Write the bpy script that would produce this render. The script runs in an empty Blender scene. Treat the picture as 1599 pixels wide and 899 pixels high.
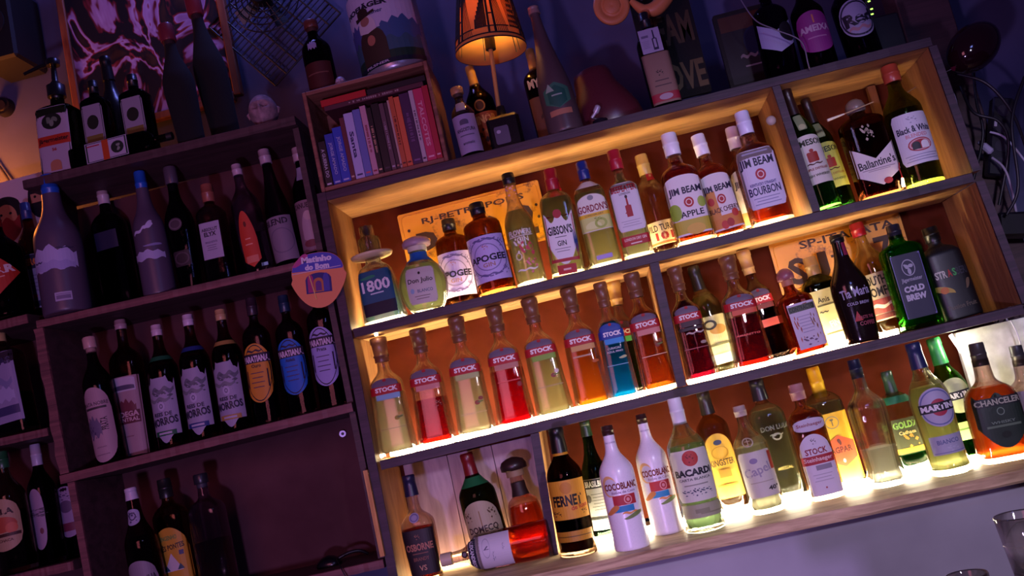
import bpy, math, random
import numpy as np
from mathutils import Vector, Matrix
random.seed(7)
SC = bpy.context.scene
COL = SC.collection
# ------------------------------------------------------------------ camera
ROLL, PITCH, YAW = [math.radians(a) for a in (-12.9, 8.2, -4.6)]
FPX = 1450.0
CP = Vector((0, -2.15, 1.25))
FW = Vector((math.sin(YAW)*math.cos(PITCH), math.cos(YAW)*math.cos(PITCH), math.sin(PITCH)))
_rt = FW.cross(Vector((0, 0, 1))).normalized(); _up = _rt.cross(FW)
RT = _rt*math.cos(ROLL) + _up*math.sin(ROLL); UP = RT.cross(FW)
cam = bpy.data.objects.new('camera', bpy.data.cameras.new('camera')); COL.objects.link(cam)
cam.data.sensor_width = 36; cam.data.lens = FPX*36/1599; cam.data.clip_start = .02; cam.data.clip_end = 50
cam.matrix_world = Matrix(((RT.x, UP.x, -FW.x, CP.x), (RT.y, UP.y, -FW.y, CP.y), (RT.z, UP.z, -FW.z, CP.z), (0, 0, 0, 1)))
SC.camera = cam
SC.view_settings.view_transform = 'Standard'; SC.view_settings.look = 'None'
SC.view_settings.exposure = 0.2; SC.view_settings.gamma = 1
SC.view_settings.use_curve_mapping = False
cy = SC.cycles
cy.use_denoising = True
cy.max_bounces = 16; cy.transmission_bounces = 16; cy.glossy_bounces = 6; cy.diffuse_bounces = 3; cy.transparent_max_bounces = 16
cy.caustics_reflective = False; cy.caustics_refractive = False
cy.sample_clamp_indirect = 4.0; cy.blur_glossy = .5
# ------------------------------------------------------------------ world and room lights
world = bpy.data.worlds.new('night'); SC.world = world; world.use_nodes = True
world.node_tree.nodes['Background'].inputs[0].default_value = (.16, .07, .28, 1)
world.node_tree.nodes['Background'].inputs[1].default_value = .11
def lamp(name, kind, loc, energy, color, size=.1, target=None, spot=None, sy=None):
    d = bpy.data.lights.new(name, kind); d.energy = energy; d.color = color
    if kind == 'AREA':
        d.size = size
        if sy: d.shape = 'RECTANGLE'; d.size_y = sy
    else: d.shadow_soft_size = size
    if spot: d.spot_size = math.radians(spot); d.spot_blend = .6
    o = bpy.data.objects.new(name, d); COL.objects.link(o); o.location = loc
    if target is not None:
        o.rotation_euler = (Vector(target)-Vector(loc)).to_track_quat('-Z', 'Y').to_euler()
    return o
# purple party lamp of the bar low in front of the shelves, a softer pink one, a bluer one on the right, a warm lamp by the left wall
lamp('purple_bar_light', 'AREA', (-.38, -2.25, .88), 15, (.62, .38, 1), .10, (-.5, 0, 1.3))
lamp('lavender_bar_light', 'SPOT', (.75, -2.5, 1.7), 95, (.76, .66, 1), .08, (.44, 0, 1.12), 46)
lamp('pink_bar_light', 'AREA', (-.9, -2.4, 1.8), 8, (1, .26, .42), .8, (-1, 0, 1.5))
lamp('blue_bar_light', 'AREA', (.9, -2.4, 2.3), 4, (.25, .3, 1), .3, (.6, .2, 1.6))
lamp('blue_wall_fill', 'AREA', (-.6, .15, 3.3), 5, (.22, .24, 1), .2, (-.75, .45, 2.3))  # unseen blue fill, added to brighten the wall behind the wire grille
lamp('warm_wall_lamp', 'POINT', (-1.74, .30, 2.25), 11, (1, .24, .03), .05)

# ------------------------------------------------------------------ pixel <-> place
def P(px, py, Y):
    d = RT*((px-799.5)/FPX) + UP*((449.5-py)/FPX) + FW
    return CP + d*((Y-CP.y)/d.y)
def PZ(px, py, z):
    d = RT*((px-799.5)/FPX) + UP*((449.5-py)/FPX) + FW
    return CP + d*((z-CP.z)/d.z)
def proj(v):
    v = Vector(v)-CP; w = v.dot(FW)
    return 799.5+FPX*v.dot(RT)/w, 449.5-FPX*v.dot(UP)/w
def lin(c):
    if isinstance(c, str):
        c = [int(c[i:i+2], 16)/255 for i in (0, 2, 4)]
        c = [x/12.92 if x <= .04045 else ((x+.055)/1.055)**2.4 for x in c]
    return (c[0], c[1], c[2], 1)
# ------------------------------------------------------------------ materials
_M = {}
def mat(key, fn):
    if key not in _M:
        m = bpy.data.materials.new(str(key)[:50]); m.use_nodes = True
        nt = m.node_tree; nt.nodes.clear()
        out = nt.nodes.new('ShaderNodeOutputMaterial')
        fn(nt, out); _M[key] = m
    return _M[key]
def plain(c, rough=.5, metal=0, sheen=0):
    def f(nt, out):
        b = nt.nodes.new('ShaderNodeBsdfPrincipled'); b.inputs['Base Color'].default_value = lin(c)
        b.inputs['Roughness'].default_value = rough; b.inputs['Metallic'].default_value = metal
        n = nt.nodes.new('ShaderNodeTexNoise'); n.inputs['Scale'].default_value = 60
        r = nt.nodes.new('ShaderNodeMapRange'); r.inputs[3].default_value = max(0, rough-.08); r.inputs[4].default_value = min(1, rough+.08)
        nt.links.new(n.outputs[0], r.inputs[0]); nt.links.new(r.outputs[0], b.inputs['Roughness'])
        nt.links.new(b.outputs[0], out.inputs[0])
    return mat(('plain', c, rough, metal), f)
def paper(c):
    """printed paper: lets a little light through from behind"""
    def f(nt, out):
        b = nt.nodes.new('ShaderNodeBsdfPrincipled'); b.inputs['Base Color'].default_value = lin(c); b.inputs['Roughness'].default_value = .55
        t = nt.nodes.new('ShaderNodeBsdfTranslucent'); t.inputs[0].default_value = lin(c)
        x = nt.nodes.new('ShaderNodeMixShader'); x.inputs[0].default_value = .25
        nt.links.new(b.outputs[0], x.inputs[1]); nt.links.new(t.outputs[0], x.inputs[2]); nt.links.new(x.outputs[0], out.inputs[0])
    return mat(('paper', c), f)
def glass(c, ior=1.5, rough=0.0):
    def f(nt, out):
        g = nt.nodes.new('ShaderNodeBsdfGlass'); g.inputs['Color'].default_value = tuple(max(0, k)**.25 for k in lin(c)[:3])+(1,)   # light crosses four surfaces of a bottle
        g.inputs['IOR'].default_value = ior; g.inputs['Roughness'].default_value = rough
        t = nt.nodes.new('ShaderNodeBsdfTransparent'); t.inputs[0].default_value = g.inputs['Color'].default_value
        x = nt.nodes.new('ShaderNodeMixShader'); x.inputs[0].default_value = .30
        nt.links.new(g.outputs[0], x.inputs[1]); nt.links.new(t.outputs[0], x.inputs[2])
        nt.links.new(x.outputs[0], out.inputs[0])
    return mat(('glass', c, ior, rough), f)
def liquid(c, milky=.12):
    def f(nt, out):
        g = nt.nodes.new('ShaderNodeBsdfGlass'); g.inputs['Color'].default_value = tuple(max(0, k)**.5 for k in lin(c)[:3])+(1,)
        g.inputs['IOR'].default_value = 1.33; g.inputs['Roughness'].default_value = .05
        t = nt.nodes.new('ShaderNodeBsdfTranslucent'); t.inputs[0].default_value = lin(c)
        tr = nt.nodes.new('ShaderNodeBsdfTransparent'); tr.inputs[0].default_value = g.inputs['Color'].default_value
        y = nt.nodes.new('ShaderNodeMixShader'); y.inputs[0].default_value = .60
        nt.links.new(g.outputs[0], y.inputs[1]); nt.links.new(tr.outputs[0], y.inputs[2])
        x = nt.nodes.new('ShaderNodeMixShader'); x.inputs[0].default_value = min(.8, milky*1.5)
        nt.links.new(y.outputs[0], x.inputs[1]); nt.links.new(t.outputs[0], x.inputs[2])
        nt.links.new(x.outputs[0], out.inputs[0])
    return mat(('liquid', c, milky), f)
def emit(c, s):
    def f(nt, out):
        e = nt.nodes.new('ShaderNodeEmission'); e.inputs[0].default_value = lin(c); e.inputs[1].default_value = s
        nt.links.new(e.outputs[0], out.inputs[0])
    return mat(('emit', c, s), f)
def wood(c1, c2, scale=(3, 14, 40), rough=.6, bump=.3):
    def f(nt, out):
        N = nt.nodes.new; L = nt.links.new
        tc = N('ShaderNodeTexCoord'); mp = N('ShaderNodeMapping'); mp.inputs['Scale'].default_value = scale
        L(tc.outputs['Object'], mp.inputs[0])
        n = N('ShaderNodeTexNoise'); n.inputs['Scale'].default_value = 1.3; n.inputs['Detail'].default_value = 8; n.inputs['Distortion'].default_value = 1.2
        L(mp.outputs[0], n.inputs[0])
        n2 = N('ShaderNodeTexNoise'); n2.inputs['Scale'].default_value = 9; n2.inputs['Detail'].default_value = 3
        L(mp.outputs[0], n2.inputs[0])
        mx = N('ShaderNodeMath'); mx.operation = 'MULTIPLY_ADD'; mx.inputs[1].default_value = .35; L(n2.outputs[0], mx.inputs[0]); L(n.outputs[0], mx.inputs[2])
        r = N('ShaderNodeValToRGB'); r.color_ramp.elements[0].position = .42; r.color_ramp.elements[1].position = .86
        r.color_ramp.elements[0].color = lin(c1); r.color_ramp.elements[1].color = lin(c2)
        L(mx.outputs[0], r.inputs[0])
        b = N('ShaderNodeBsdfPrincipled'); b.inputs['Roughness'].default_value = rough; L(r.outputs[0], b.inputs['Base Color'])
        if rough >= .7: b.inputs['Specular IOR Level'].default_value = .08
        bp = N('ShaderNodeBump'); bp.inputs['Strength'].default_value = bump; bp.inputs['Distance'].default_value = .003
        L(mx.outputs[0], bp.inputs['Height']); L(bp.outputs[0], b.inputs['Normal'])
        L(b.outputs[0], out.inputs[0])
    return mat(('wood', c1, c2, scale, rough), f)
def plaster(c1, c2, scale=6, rough=.8):
    def f(nt, out):
        N = nt.nodes.new; L = nt.links.new
        tc = N('ShaderNodeTexCoord')
        n = N('ShaderNodeTexNoise'); n.inputs['Scale'].default_value = scale; n.inputs['Detail'].default_value = 7; L(tc.outputs['Object'], n.inputs[0])
        r = N('ShaderNodeValToRGB'); r.color_ramp.elements[0].position = .35; r.color_ramp.elements[1].position = .7
        r.color_ramp.elements[0].color = lin(c1); r.color_ramp.elements[1].color = lin(c2); L(n.outputs[0], r.inputs[0])
        b = N('ShaderNodeBsdfPrincipled'); b.inputs['Roughness'].default_value = rough; L(r.outputs[0], b.inputs['Base Color'])
        bp = N('ShaderNodeBump'); bp.inputs['Strength'].default_value = .25; bp.inputs['Distance'].default_value = .002; L(n.outputs[0], bp.inputs['Height']); L(bp.outputs[0], b.inputs['Normal'])
        L(b.outputs[0], out.inputs[0])
    return mat(('plaster', c1, c2, scale), f)
W_EDGE = wood('1e1220', '40283a', (2, 20, 40))
W_WARM = wood('84583a', 'c4965e', (2.2, 16, 30))
W_SIDE = wood('744a30', 'b0804e', (16, 16, 2))
W_BACK = wood('3c1409', '5a2412', (2, 10, 2.6), .85, .15)
W_PALE = wood('8c6f52', 'cdb08a', (3, 18, 30))
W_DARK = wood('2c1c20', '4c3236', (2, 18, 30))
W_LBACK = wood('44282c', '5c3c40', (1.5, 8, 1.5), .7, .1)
# ------------------------------------------------------------------ mesh helpers
WORLD = set()   # things whose parts are laid out in room coordinates
class MB:
    def __init__(s): s.v = []; s.f = []; s.m = []; s.mats = []; s.sm = []
    def mi(s, m):
        if m not in s.mats: s.mats.append(m)
        return s.mats.index(m)
    def add(s, vs, fs, m, smooth=False):
        o = len(s.v); s.v += [tuple(v) for v in vs]; i = s.mi(m)
        for f in fs: s.f.append(tuple(o+k for k in f)); s.m.append(i); s.sm.append(smooth)
    def build(s, name, parent=None, loc=None):
        me = bpy.data.meshes.new(name); me.from_pydata(s.v, [], s.f)
        for m in s.mats: me.materials.append(m)
        me.polygons.foreach_set('material_index', s.m); me.polygons.foreach_set('use_smooth', s.sm); me.update()
        o = bpy.data.objects.new(name, me); COL.objects.link(o)
        if parent is not None:
            o.parent = parent
            if parent.name in WORLD: o.location = -parent.location
        if loc is not None: o.location = loc
        return o
    # -- shapes
    def box(s, c, d, m, bev=0.0, rot=None):
        x, y, z = [k/2 for k in d]; b = min(bev, x*.9, y*.9, z*.9)
        c = Vector(c)
        if b <= 0:
            vs = [Vector((i*x, j*y, k*z)) for k in (-1, 1) for j in (-1, 1) for i in (-1, 1)]
            fs = [(0, 2, 3, 1), (4, 5, 7, 6), (0, 1, 5, 4), (2, 6, 7, 3), (0, 4, 6, 2), (1, 3, 7, 5)]
        else:
            vs = []; idx = {}
            for i in (-1, 1):
                for j in (-1, 1):
                    for k in (-1, 1):
                        for a in range(3):
                            p = [i*(x-b), j*(y-b), k*(z-b)]
                            p[a] += (i, j, k)[a]*b
                            idx[(i, j, k, a)] = len(vs); vs.append(Vector(p))
            fs = []
            def q(l): fs.append(tuple(idx[t] for t in l))
            for a in range(3):
                b1, b2 = (a+1) % 3, (a+2) % 3
                for sg in (-1, 1):
                    def key(u, w):
                        t = [0, 0, 0]; t[a] = sg; t[b1] = u; t[b2] = w; return (t[0], t[1], t[2], a)
                    q([key(-1, -1), key(1, -1), key(1, 1), key(-1, 1)][::sg])
            for a in range(3):
                b1, b2 = (a+1) % 3, (a+2) % 3
                for s1 in (-1, 1):
                    for s2 in (-1, 1):
                        def key(u, ax):
                            t = [0, 0, 0]; t[a] = u; t[b1] = s1; t[b2] = s2; return (t[0], t[1], t[2], ax)
                        q([key(-1, b1), key(1, b1), key(1, b2), key(-1, b2)][::-1 if s1*s2 > 0 else 1])
            for i in (-1, 1):
                for j in (-1, 1):
                    for k in (-1, 1):
                        q([(i, j, k, 0), (i, j, k, 1), (i, j, k, 2)][::i*j*k])
        if rot is not None: vs = [rot @ v for v in vs]
        s.add([v+c for v in vs], fs, m)
    def rings(s, rings, m, seg=28, cap0=True, cap1=True, smooth=True, ax=None):
        """rings: (z, hw, hd, n)"""
        vs = []
        for z, hw, hd, n in rings:
            for k in range(seg):
                t = 2*math.pi*k/seg; c, sn = math.cos(t), math.sin(t); e = 2.0/n
                v = Vector((hw*math.copysign(abs(c)**e, c), hd*math.copysign(abs(sn)**e, sn), z))
                vs.append(ax(v) if ax else v)
        fs = []
        for r in range(len(rings)-1):
            for k in range(seg):
                a = r*seg+k; b = r*seg+(k+1) % seg
                fs.append((a, b, b+seg, a+seg))
        s.add(vs, fs, m, smooth)
        if cap0: s.add([vs[k] for k in range(seg)][::-1], [tuple(range(seg))], m)
        if cap1: s.add(vs[-seg:], [tuple(range(seg))], m)
    def tube(s, pts, r, m, seg=8, smooth=True, caps=True):
        pts = [Vector(p) for p in pts]; vs = []; n = len(pts)
        u = None
        for i, p in enumerate(pts):
            t = (pts[min(i+1, n-1)]-pts[max(i-1, 0)]).normalized()
            if u is None: u = t.orthogonal().normalized()
            u = (u - t*u.dot(t)).normalized(); w = t.cross(u)
            rr = r[i] if isinstance(r, (list, tuple)) else r
            for k in range(seg):
                a = 2*math.pi*k/seg; vs.append(p+u*math.cos(a)*rr+w*math.sin(a)*rr)
        fs = [(i*seg+k, i*seg+(k+1) % seg, (i+1)*seg+(k+1) % seg, (i+1)*seg+k) for i in range(n-1) for k in range(seg)]
        s.add(vs, fs, m, smooth)
        if caps: s.add(vs[:seg][::-1], [tuple(range(seg))], m); s.add(vs[-seg:], [tuple(range(seg))], m)
def spline(pts, n=8):
    pts = [Vector(p) for p in pts]; out = []
    for i in range(len(pts)-1):
        a, b, c, d = pts[max(i-1, 0)], pts[i], pts[i+1], pts[min(i+2, len(pts)-1)]
        for k in range(n):
            t = k/n
            out.append(.5*((2*b)+(c-a)*t+(2*a-5*b+4*c-d)*t*t+(3*b-3*c+d-a)*t**3))
    out.append(pts[-1]); return out
def tag(o, label=None, cat=None, group=None, kind=None):
    if label: o['label'] = label
    if cat: o['category'] = cat
    if group: o['group'] = group
    if kind: o['kind'] = kind
    return o
def empty(name, loc, label=None, cat=None, group=None, rot=None, world=False):
    o = bpy.data.objects.new(name, None); COL.objects.link(o); o.location = loc
    if world: WORLD.add(o.name)
    o.empty_display_size = .02
    if rot is not None: o.rotation_euler = rot
    return tag(o, label, cat, group)
# ------------------------------------------------------------------ lettering
_T = {}
def text_mesh(s, bold=.0):
    """unit lettering: verts scaled to width 1, height 1 centred on the origin; returns verts, faces"""
    k = (s, bold)
    if k not in _T:
        cu = bpy.data.curves.new('lettering', 'FONT'); cu.body = s; cu.resolution_u = 2; cu.offset = bold
        o = bpy.data.objects.new('lettering', cu); me = o.to_mesh()
        v = [(q.co.x, q.co.y) for q in me.vertices]; f = [tuple(p.vertices) for p in me.polygons]
        o.to_mesh_clear(); bpy.data.objects.remove(o); bpy.data.curves.remove(cu)
        if v:
            x0 = min(a for a, b in v); x1 = max(a for a, b in v); y0 = min(b for a, b in v); y1 = max(b for a, b in v)
            v = [((a-x0)/(x1-x0)-.5, (b-y0)/(y1-y0)-.5) for a, b in v]
        _T[k] = (v, f)
    return _T[k]
def shape_mesh(sh):
    """outlines within -0.5..0.5; returned as vertical strips so that they can wrap a round bottle"""
    N = 16
    def strip(top, bot, n=N, rows=6):
        v = []; f = []
        for i in range(n+1):
            u = -0.5+i/n; a, b = bot(u), top(u)
            for r in range(rows+1): v.append((u, a+(b-a)*r/rows))
        for i in range(n):
            for r in range(rows):
                k = i*(rows+1)+r; f.append((k, k+rows+1, k+rows+2, k+1))
        return v, f
    c = lambda u: math.sqrt(max(0, .25-u*u))
    def rr(u, r=.1): 
        d = abs(u)-(.5-r)
        return .5 if d <= 0 else .5-r+math.sqrt(max(0, r*r-d*d))
    if sh == 'rect': return strip(lambda u: .5, lambda u: -.5)
    if sh == 'round': return strip(rr, lambda u: -rr(u))
    if sh == 'disc': return strip(c, lambda u: -c(u), 20)
    if sh == 'arch': return strip(lambda u: .2+.6*c(u), lambda u: -.5)
    if sh == 'archlow': return strip(lambda u: .38+.24*c(u), lambda u: -.5)
    if sh == 'archup': return strip(lambda u: .1+.8*c(u), lambda u: -.5)
    if sh == 'bothround': return strip(lambda u: .2+.6*c(u), lambda u: -.2-.6*c(u))
    if sh == 'shield': return strip(lambda u: .4+.1*math.cos(u*12), lambda u: -.5+abs(u)**2*1.6)
    if sh == 'hex': return strip(lambda u: .5-abs(u)*.5, lambda u: -.5+abs(u)*.5)
    if sh == 'tri': return strip(lambda u: .5-abs(u)*2, lambda u: -.5)
    if sh == 'diamond': return strip(lambda u: .5-abs(u), lambda u: -.5+abs(u))
    if sh == 'badge': return strip(lambda u: .5-.1*math.cos(u*18)*(abs(u) > .2)-.12*(abs(u) > .38), lambda u: -.38-.12*max(0, math.cos(u*7)))
    if sh == 'vee': return strip(lambda u: .5-.35*(1-abs(u)*2), lambda u: -.5+.3*abs(u)*2)
    if sh == 'slant': return strip(lambda u: .1+.8*abs(u), lambda u: -.45+.5*max(0, u) - .25*max(0, -u))
    if sh == 'peak': return strip(lambda u: .5-abs(u)*.6+.12*math.sin(u*25), lambda u: -.5+.12*math.sin(u*17+1))
    if sh == 'stockup': return strip(lambda u: .0+.35*math.cos(u*math.pi)**.5 if abs(u) < .5 else 0, lambda u: -.5)
    if sh == 'flame': return strip(lambda u: .5*math.cos(u*math.pi)**.7 if abs(u) < .499 else 0, lambda u: -.5+.25*abs(u))
    if sh == 'wave': return strip(lambda u: .25+.2*math.sin(u*14), lambda u: -.25+.2*math.sin(u*14+.6))
    if sh == 'leaf': return strip(lambda u: .9*c(u)*(.5+u), lambda u: -.9*c(u)*(.6-.3*u))
    if sh == 'bottle': return strip(lambda u: .5 if abs(u) < .14 else .12 - .1*abs(u), lambda u: -.5, 24)
    if sh.startswith('ring'):
        w = float(sh[4:] or .12); v = []; f = []; n = 28
        for k in range(n):
            a = 2*math.pi*k/n
            v += [(.5*math.cos(a), .5*math.sin(a)), ((.5-w)*math.cos(a), (.5-w)*math.sin(a))]
        for k in range(n): j = (k+1) % n; f.append((2*k, 2*k+1, 2*j+1, 2*j)[::-1])
        return v, f
    if sh.startswith('frame'):
        w = float(sh[5:] or .06); v = []; f = []
        for i, (a, b) in enumerate([(-.5, -.5), (.5, -.5), (.5, .5), (-.5, .5)]):
            v += [(a, b), (a-math.copysign(w, a), b-math.copysign(w, b))]
        for k in range(4): j = (k+1) % 4; f.append((2*k, 2*j, 2*j+1, 2*k+1))
        return v, f
    if sh.startswith('crest'):
        v = []; f = []; rnd = random.Random(3)
        for k in range(14):
            a = rnd.uniform(-.42, .42); b = rnd.uniform(-.42, .42); r = rnd.uniform(.05, .12)
            o = len(v); v += [(a-r, b), (a, b-r), (a+r, b), (a, b+r)]; f.append((o, o+1, o+2, o+3))
        return v, f
    raise KeyError(sh)
def decal(mb, surf, items, cx=0, cz=0, W=1, H=1, lay0=0, step=.00022):
    """items in label coordinates (-0.5..0.5): ('t', text, x, z, w, h, colour, [angle, bold]) or ('s', shape, x, z, w, h, colour, [angle])"""
    lay = lay0
    for it in items:
        kind, what, x, z, w, h, c = it[:7]; ang = math.radians(it[7]) if len(it) > 7 else 0
        bold = it[8] if len(it) > 8 else .018
        v, f = text_mesh(what, bold) if kind == 't' else shape_mesh(what)
        ca, sa = math.cos(ang), math.sin(ang); out = []
        for a, b in v:
            a *= w*W; b *= h*H
            a, b = a*ca-b*sa, a*sa+b*ca
            out.append(surf(cx+x*W+a, cz+z*H+b, .0005+step*lay))
        mb.add(out, f, c if not isinstance(c, str) else paper(c)); lay += 1
# ------------------------------------------------------------------ bottles
PROF = {  # (z, r, n, depth) ; n / depth left out are filled in from the body figures
 'stock': [(0, .98), (.012, 1.03), (.05, 1.04), (.30, .96), (.58, .90), (.625, .84), (.66, .66), (.70, .42), (.74, .33), (.84, .31), (.98, .31)],
 'square': [(0, .96), (.01, 1), (.04, 1), (.60, 1), (.64, .96), (.68, .72), (.715, .38), (.76, .31), (.98, .29)],
 'bourbon': [(0, .95), (.01, 1), (.04, 1), (.58, 1), (.63, .96), (.67, .78), (.70, .50), (.73, .38), (.76, .39), (.80, .31), (.98, .30)],
 'round': [(0, .95), (.01, 1), (.05, 1), (.60, 1), (.66, .93), (.72, .66), (.77, .42), (.83, .33), (.98, .31)],
 'tall': [(0, .95), (.01, 1), (.05, 1), (.52, 1), (.60, .88), (.68, .58), (.76, .42), (.86, .38), (.98, .36)],
 'slim': [(0, .95), (.01, 1), (.05, 1), (.45, 1), (.58, .8), (.72, .5), (.86, .36), (.98, .34)],
 'flask': [(0, .95), (.01, 1), (.04, 1), (.72, 1), (.77, .96), (.80, .72), (.82, .42), (.85, .34), (.98, .34)],
 'shoulder': [(0, .94), (.01, 1), (.03, 1), (.66, 1), (.71, .96), (.76, .70), (.79, .36), (.84, .31), (.98, .30)],
 'globe': [(0, .45), (.02, .60), (.12, .84), (.28, 1), (.42, 1), (.56, .84), (.66, .55), (.70, .38), (.74, .33), (.98, .33)],
 'decanter': [(0, .96), (.02, 1), (.05, 1), (.40, .88), (.52, .80), (.56, .70), (.60, .42), (.63, .36), (.98, .34)],
 'belly': [(0, .62), (.02, .72), (.2, .80), (.42, .95), (.52, 1), (.60, .92), (.66, .70), (.72, .45), (.80, .36), (.98, .34)],
 'cream': [(0, .78), (.02, .84), (.15, .86), (.40, .98), (.50, 1), (.57, .93), (.66, .66), (.76, .40), (.88, .33), (.98, .32)],
 'martini': [(0, 1), (.015, 1.06), (.05, 1.02), (.12, .92), (.22, .90), (.50, 1), (.60, .98), (.68, .78), (.74, .48), (.80, .36), (.98, .33)],
 'champagne': [(0, .95), (.01, 1), (.05, 1), (.34, .98), (.48, .80), (.62, .56), (.78, .36), (.93, .26), (.95, .29), (.98, .29)],
 'facet': [(0, .80), (.02, .92), (.05, 1), (.10, .94), (.13, .86), (.58, 1), (.66, .92), (.72, .52), (.76, .36), (.80, .36), (.98, .33)],
 'jug': [(0, .96), (.015, 1), (.04, 1), (.16, .97), (.30, 1), (.52, .98), (.60, .82), (.66, .42), (.72, .33), (.98, .31)],
 'osb': [(0, .80), (.02, .86), (.30, .97), (.50, 1), (.56, .96), (.60, .78), (.65, .42), (.70, .32), (.98, .32)],
 'clubsh': [(0, .80), (.02, .86), (.25, .86), (.48, 1), (.56, 1), (.62, .86), (.68, .5), (.74, .34), (.98, .31)],
}
def chaikin(p, it=2):
    for _ in range(it):
        q = [p[0]]
        for a, b in zip(p[:-1], p[1:]):
            q.append(tuple(.75*x+.25*y for x, y in zip(a, b))); q.append(tuple(.25*x+.75*y for x, y in zip(a, b)))
        q.append(p[-1]); p = q
    return p
class Body:
    def __init__(s, prof, h, hw, n, dep):
        pr = chaikin(PROF[prof], 2)
        s.r = []
        for z, r in pr:
            t = min(1, max(0, (r-.45)/.35))
            s.r.append((z*h, r*hw, r*hw*(dep*t+1-t), 2+(n-2)*t))
        s.h = h; s.hw = hw
    def at(s, z):
        R = s.r
        z = min(max(z, R[0][0]), R[-1][0])
        for a, b in zip(R[:-1], R[1:]):
            if z <= b[0]:
                t = (z-a[0])/(b[0]-a[0]) if b[0] > a[0] else 0
                return tuple(x+(y-x)*t for x, y in zip(a, b))
        return R[-1]
    def surf(s, u, z, off):
        _, hw, hd, n = s.at(z)
        if n < 2.3:
            a = max(-1.6, min(1.6, u/hw)); return ((hw+off)*math.sin(a), -(hd+off)*math.cos(a), z)
        x = max(-.97*hw, min(.97*hw, u))
        return (x, -hd*(1-abs(x/hw)**n)**(1/n)-off, z)
def cap_mesh(mb, style, body, h, z0, z1, rf, m, m2):
    r = body.hw*rf; z0 *= h; z1 *= h; d = z1-z0
    if style == 'screw':
        mb.rings([(z0, r, r, 2), (z0+d*.45, r*1.01, r*1.01, 2), (z0+d*.46, r*1.05, r*1.05, 2), (z0+d*.54, r*1.05, r*1.05, 2), (z0+d*.55, r, r, 2), (z1-d*.06, r*.98, r*.98, 2), (z1, r*.9, r*.9, 2)], m, 24)
    elif style == 'cork':
        mb.rings([(z0, r*.86, r*.86, 2), (z0+d*.35, r*.86, r*.86, 2)], m2, 20)
        mb.rings([(z0+d*.3, r*1.1, r*1.1, 2), (z0+d*.34, r*1.16, r*1.16, 2), (z0+d*.92, r*1.16, r*1.16, 2), (z1, r*1.02, r*1.02, 2)], m, 24)
    elif style == 'dome':
        mb.rings([(z0, r*.9, r*.9, 2), (z0+d*.34, r*.9, r*.9, 2)], m2, 20)
        mb.rings([(z0+d*.32, r*1.1, r*1.1, 2), (z0+d*.36, r*1.3, r*1.3, 2), (z0+d*.6, r*1.32, r*1.32, 2), (z0+d*.82, r*1.1, r*1.1, 2), (z0+d*.95, r*.6, r*.6, 2), (z1, r*.1, r*.1, 2)], m, 24)
    elif style == 'foil':
        mb.rings([(z0, r*1.16, r*1.16, 2), (z0+d*.5, r*1.04, r*1.04, 2), (z0+d*.7, r, r, 2), (z0+d*.72, r*1.06, r*1.06, 2), (z1-d*.04, r*1.04, r*1.04, 2), (z1, r*.9, r*.9, 2)], m, 24)
    elif style == 'stopper':   # ribbed turned stopper with a waist
        mb.rings([(z0, r*1.0, r*1.0, 2), (z0+d*.2, r*1.0, r*1.0, 2), (z0+d*.22, r*1.1, r*1.1, 2), (z0+d*.28, r*1.1, r*1.1, 2), (z0+d*.3, r*1.02, r*1.02, 2), (z0+d*.74, r*1.1, r*1.1, 2), (z0+d*.76, r*1.2, r*1.2, 2), (z1-d*.04, r*1.2, r*1.2, 2), (z1, r*1.08, r*1.08, 2)], m, 24)
SURF = {}
def floor_z(key, x):
    a, b = SURF[key]
    return a.z + (b.z-a.z)*(x-a.x)/(b.x-a.x)
TOPS = {}
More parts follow.
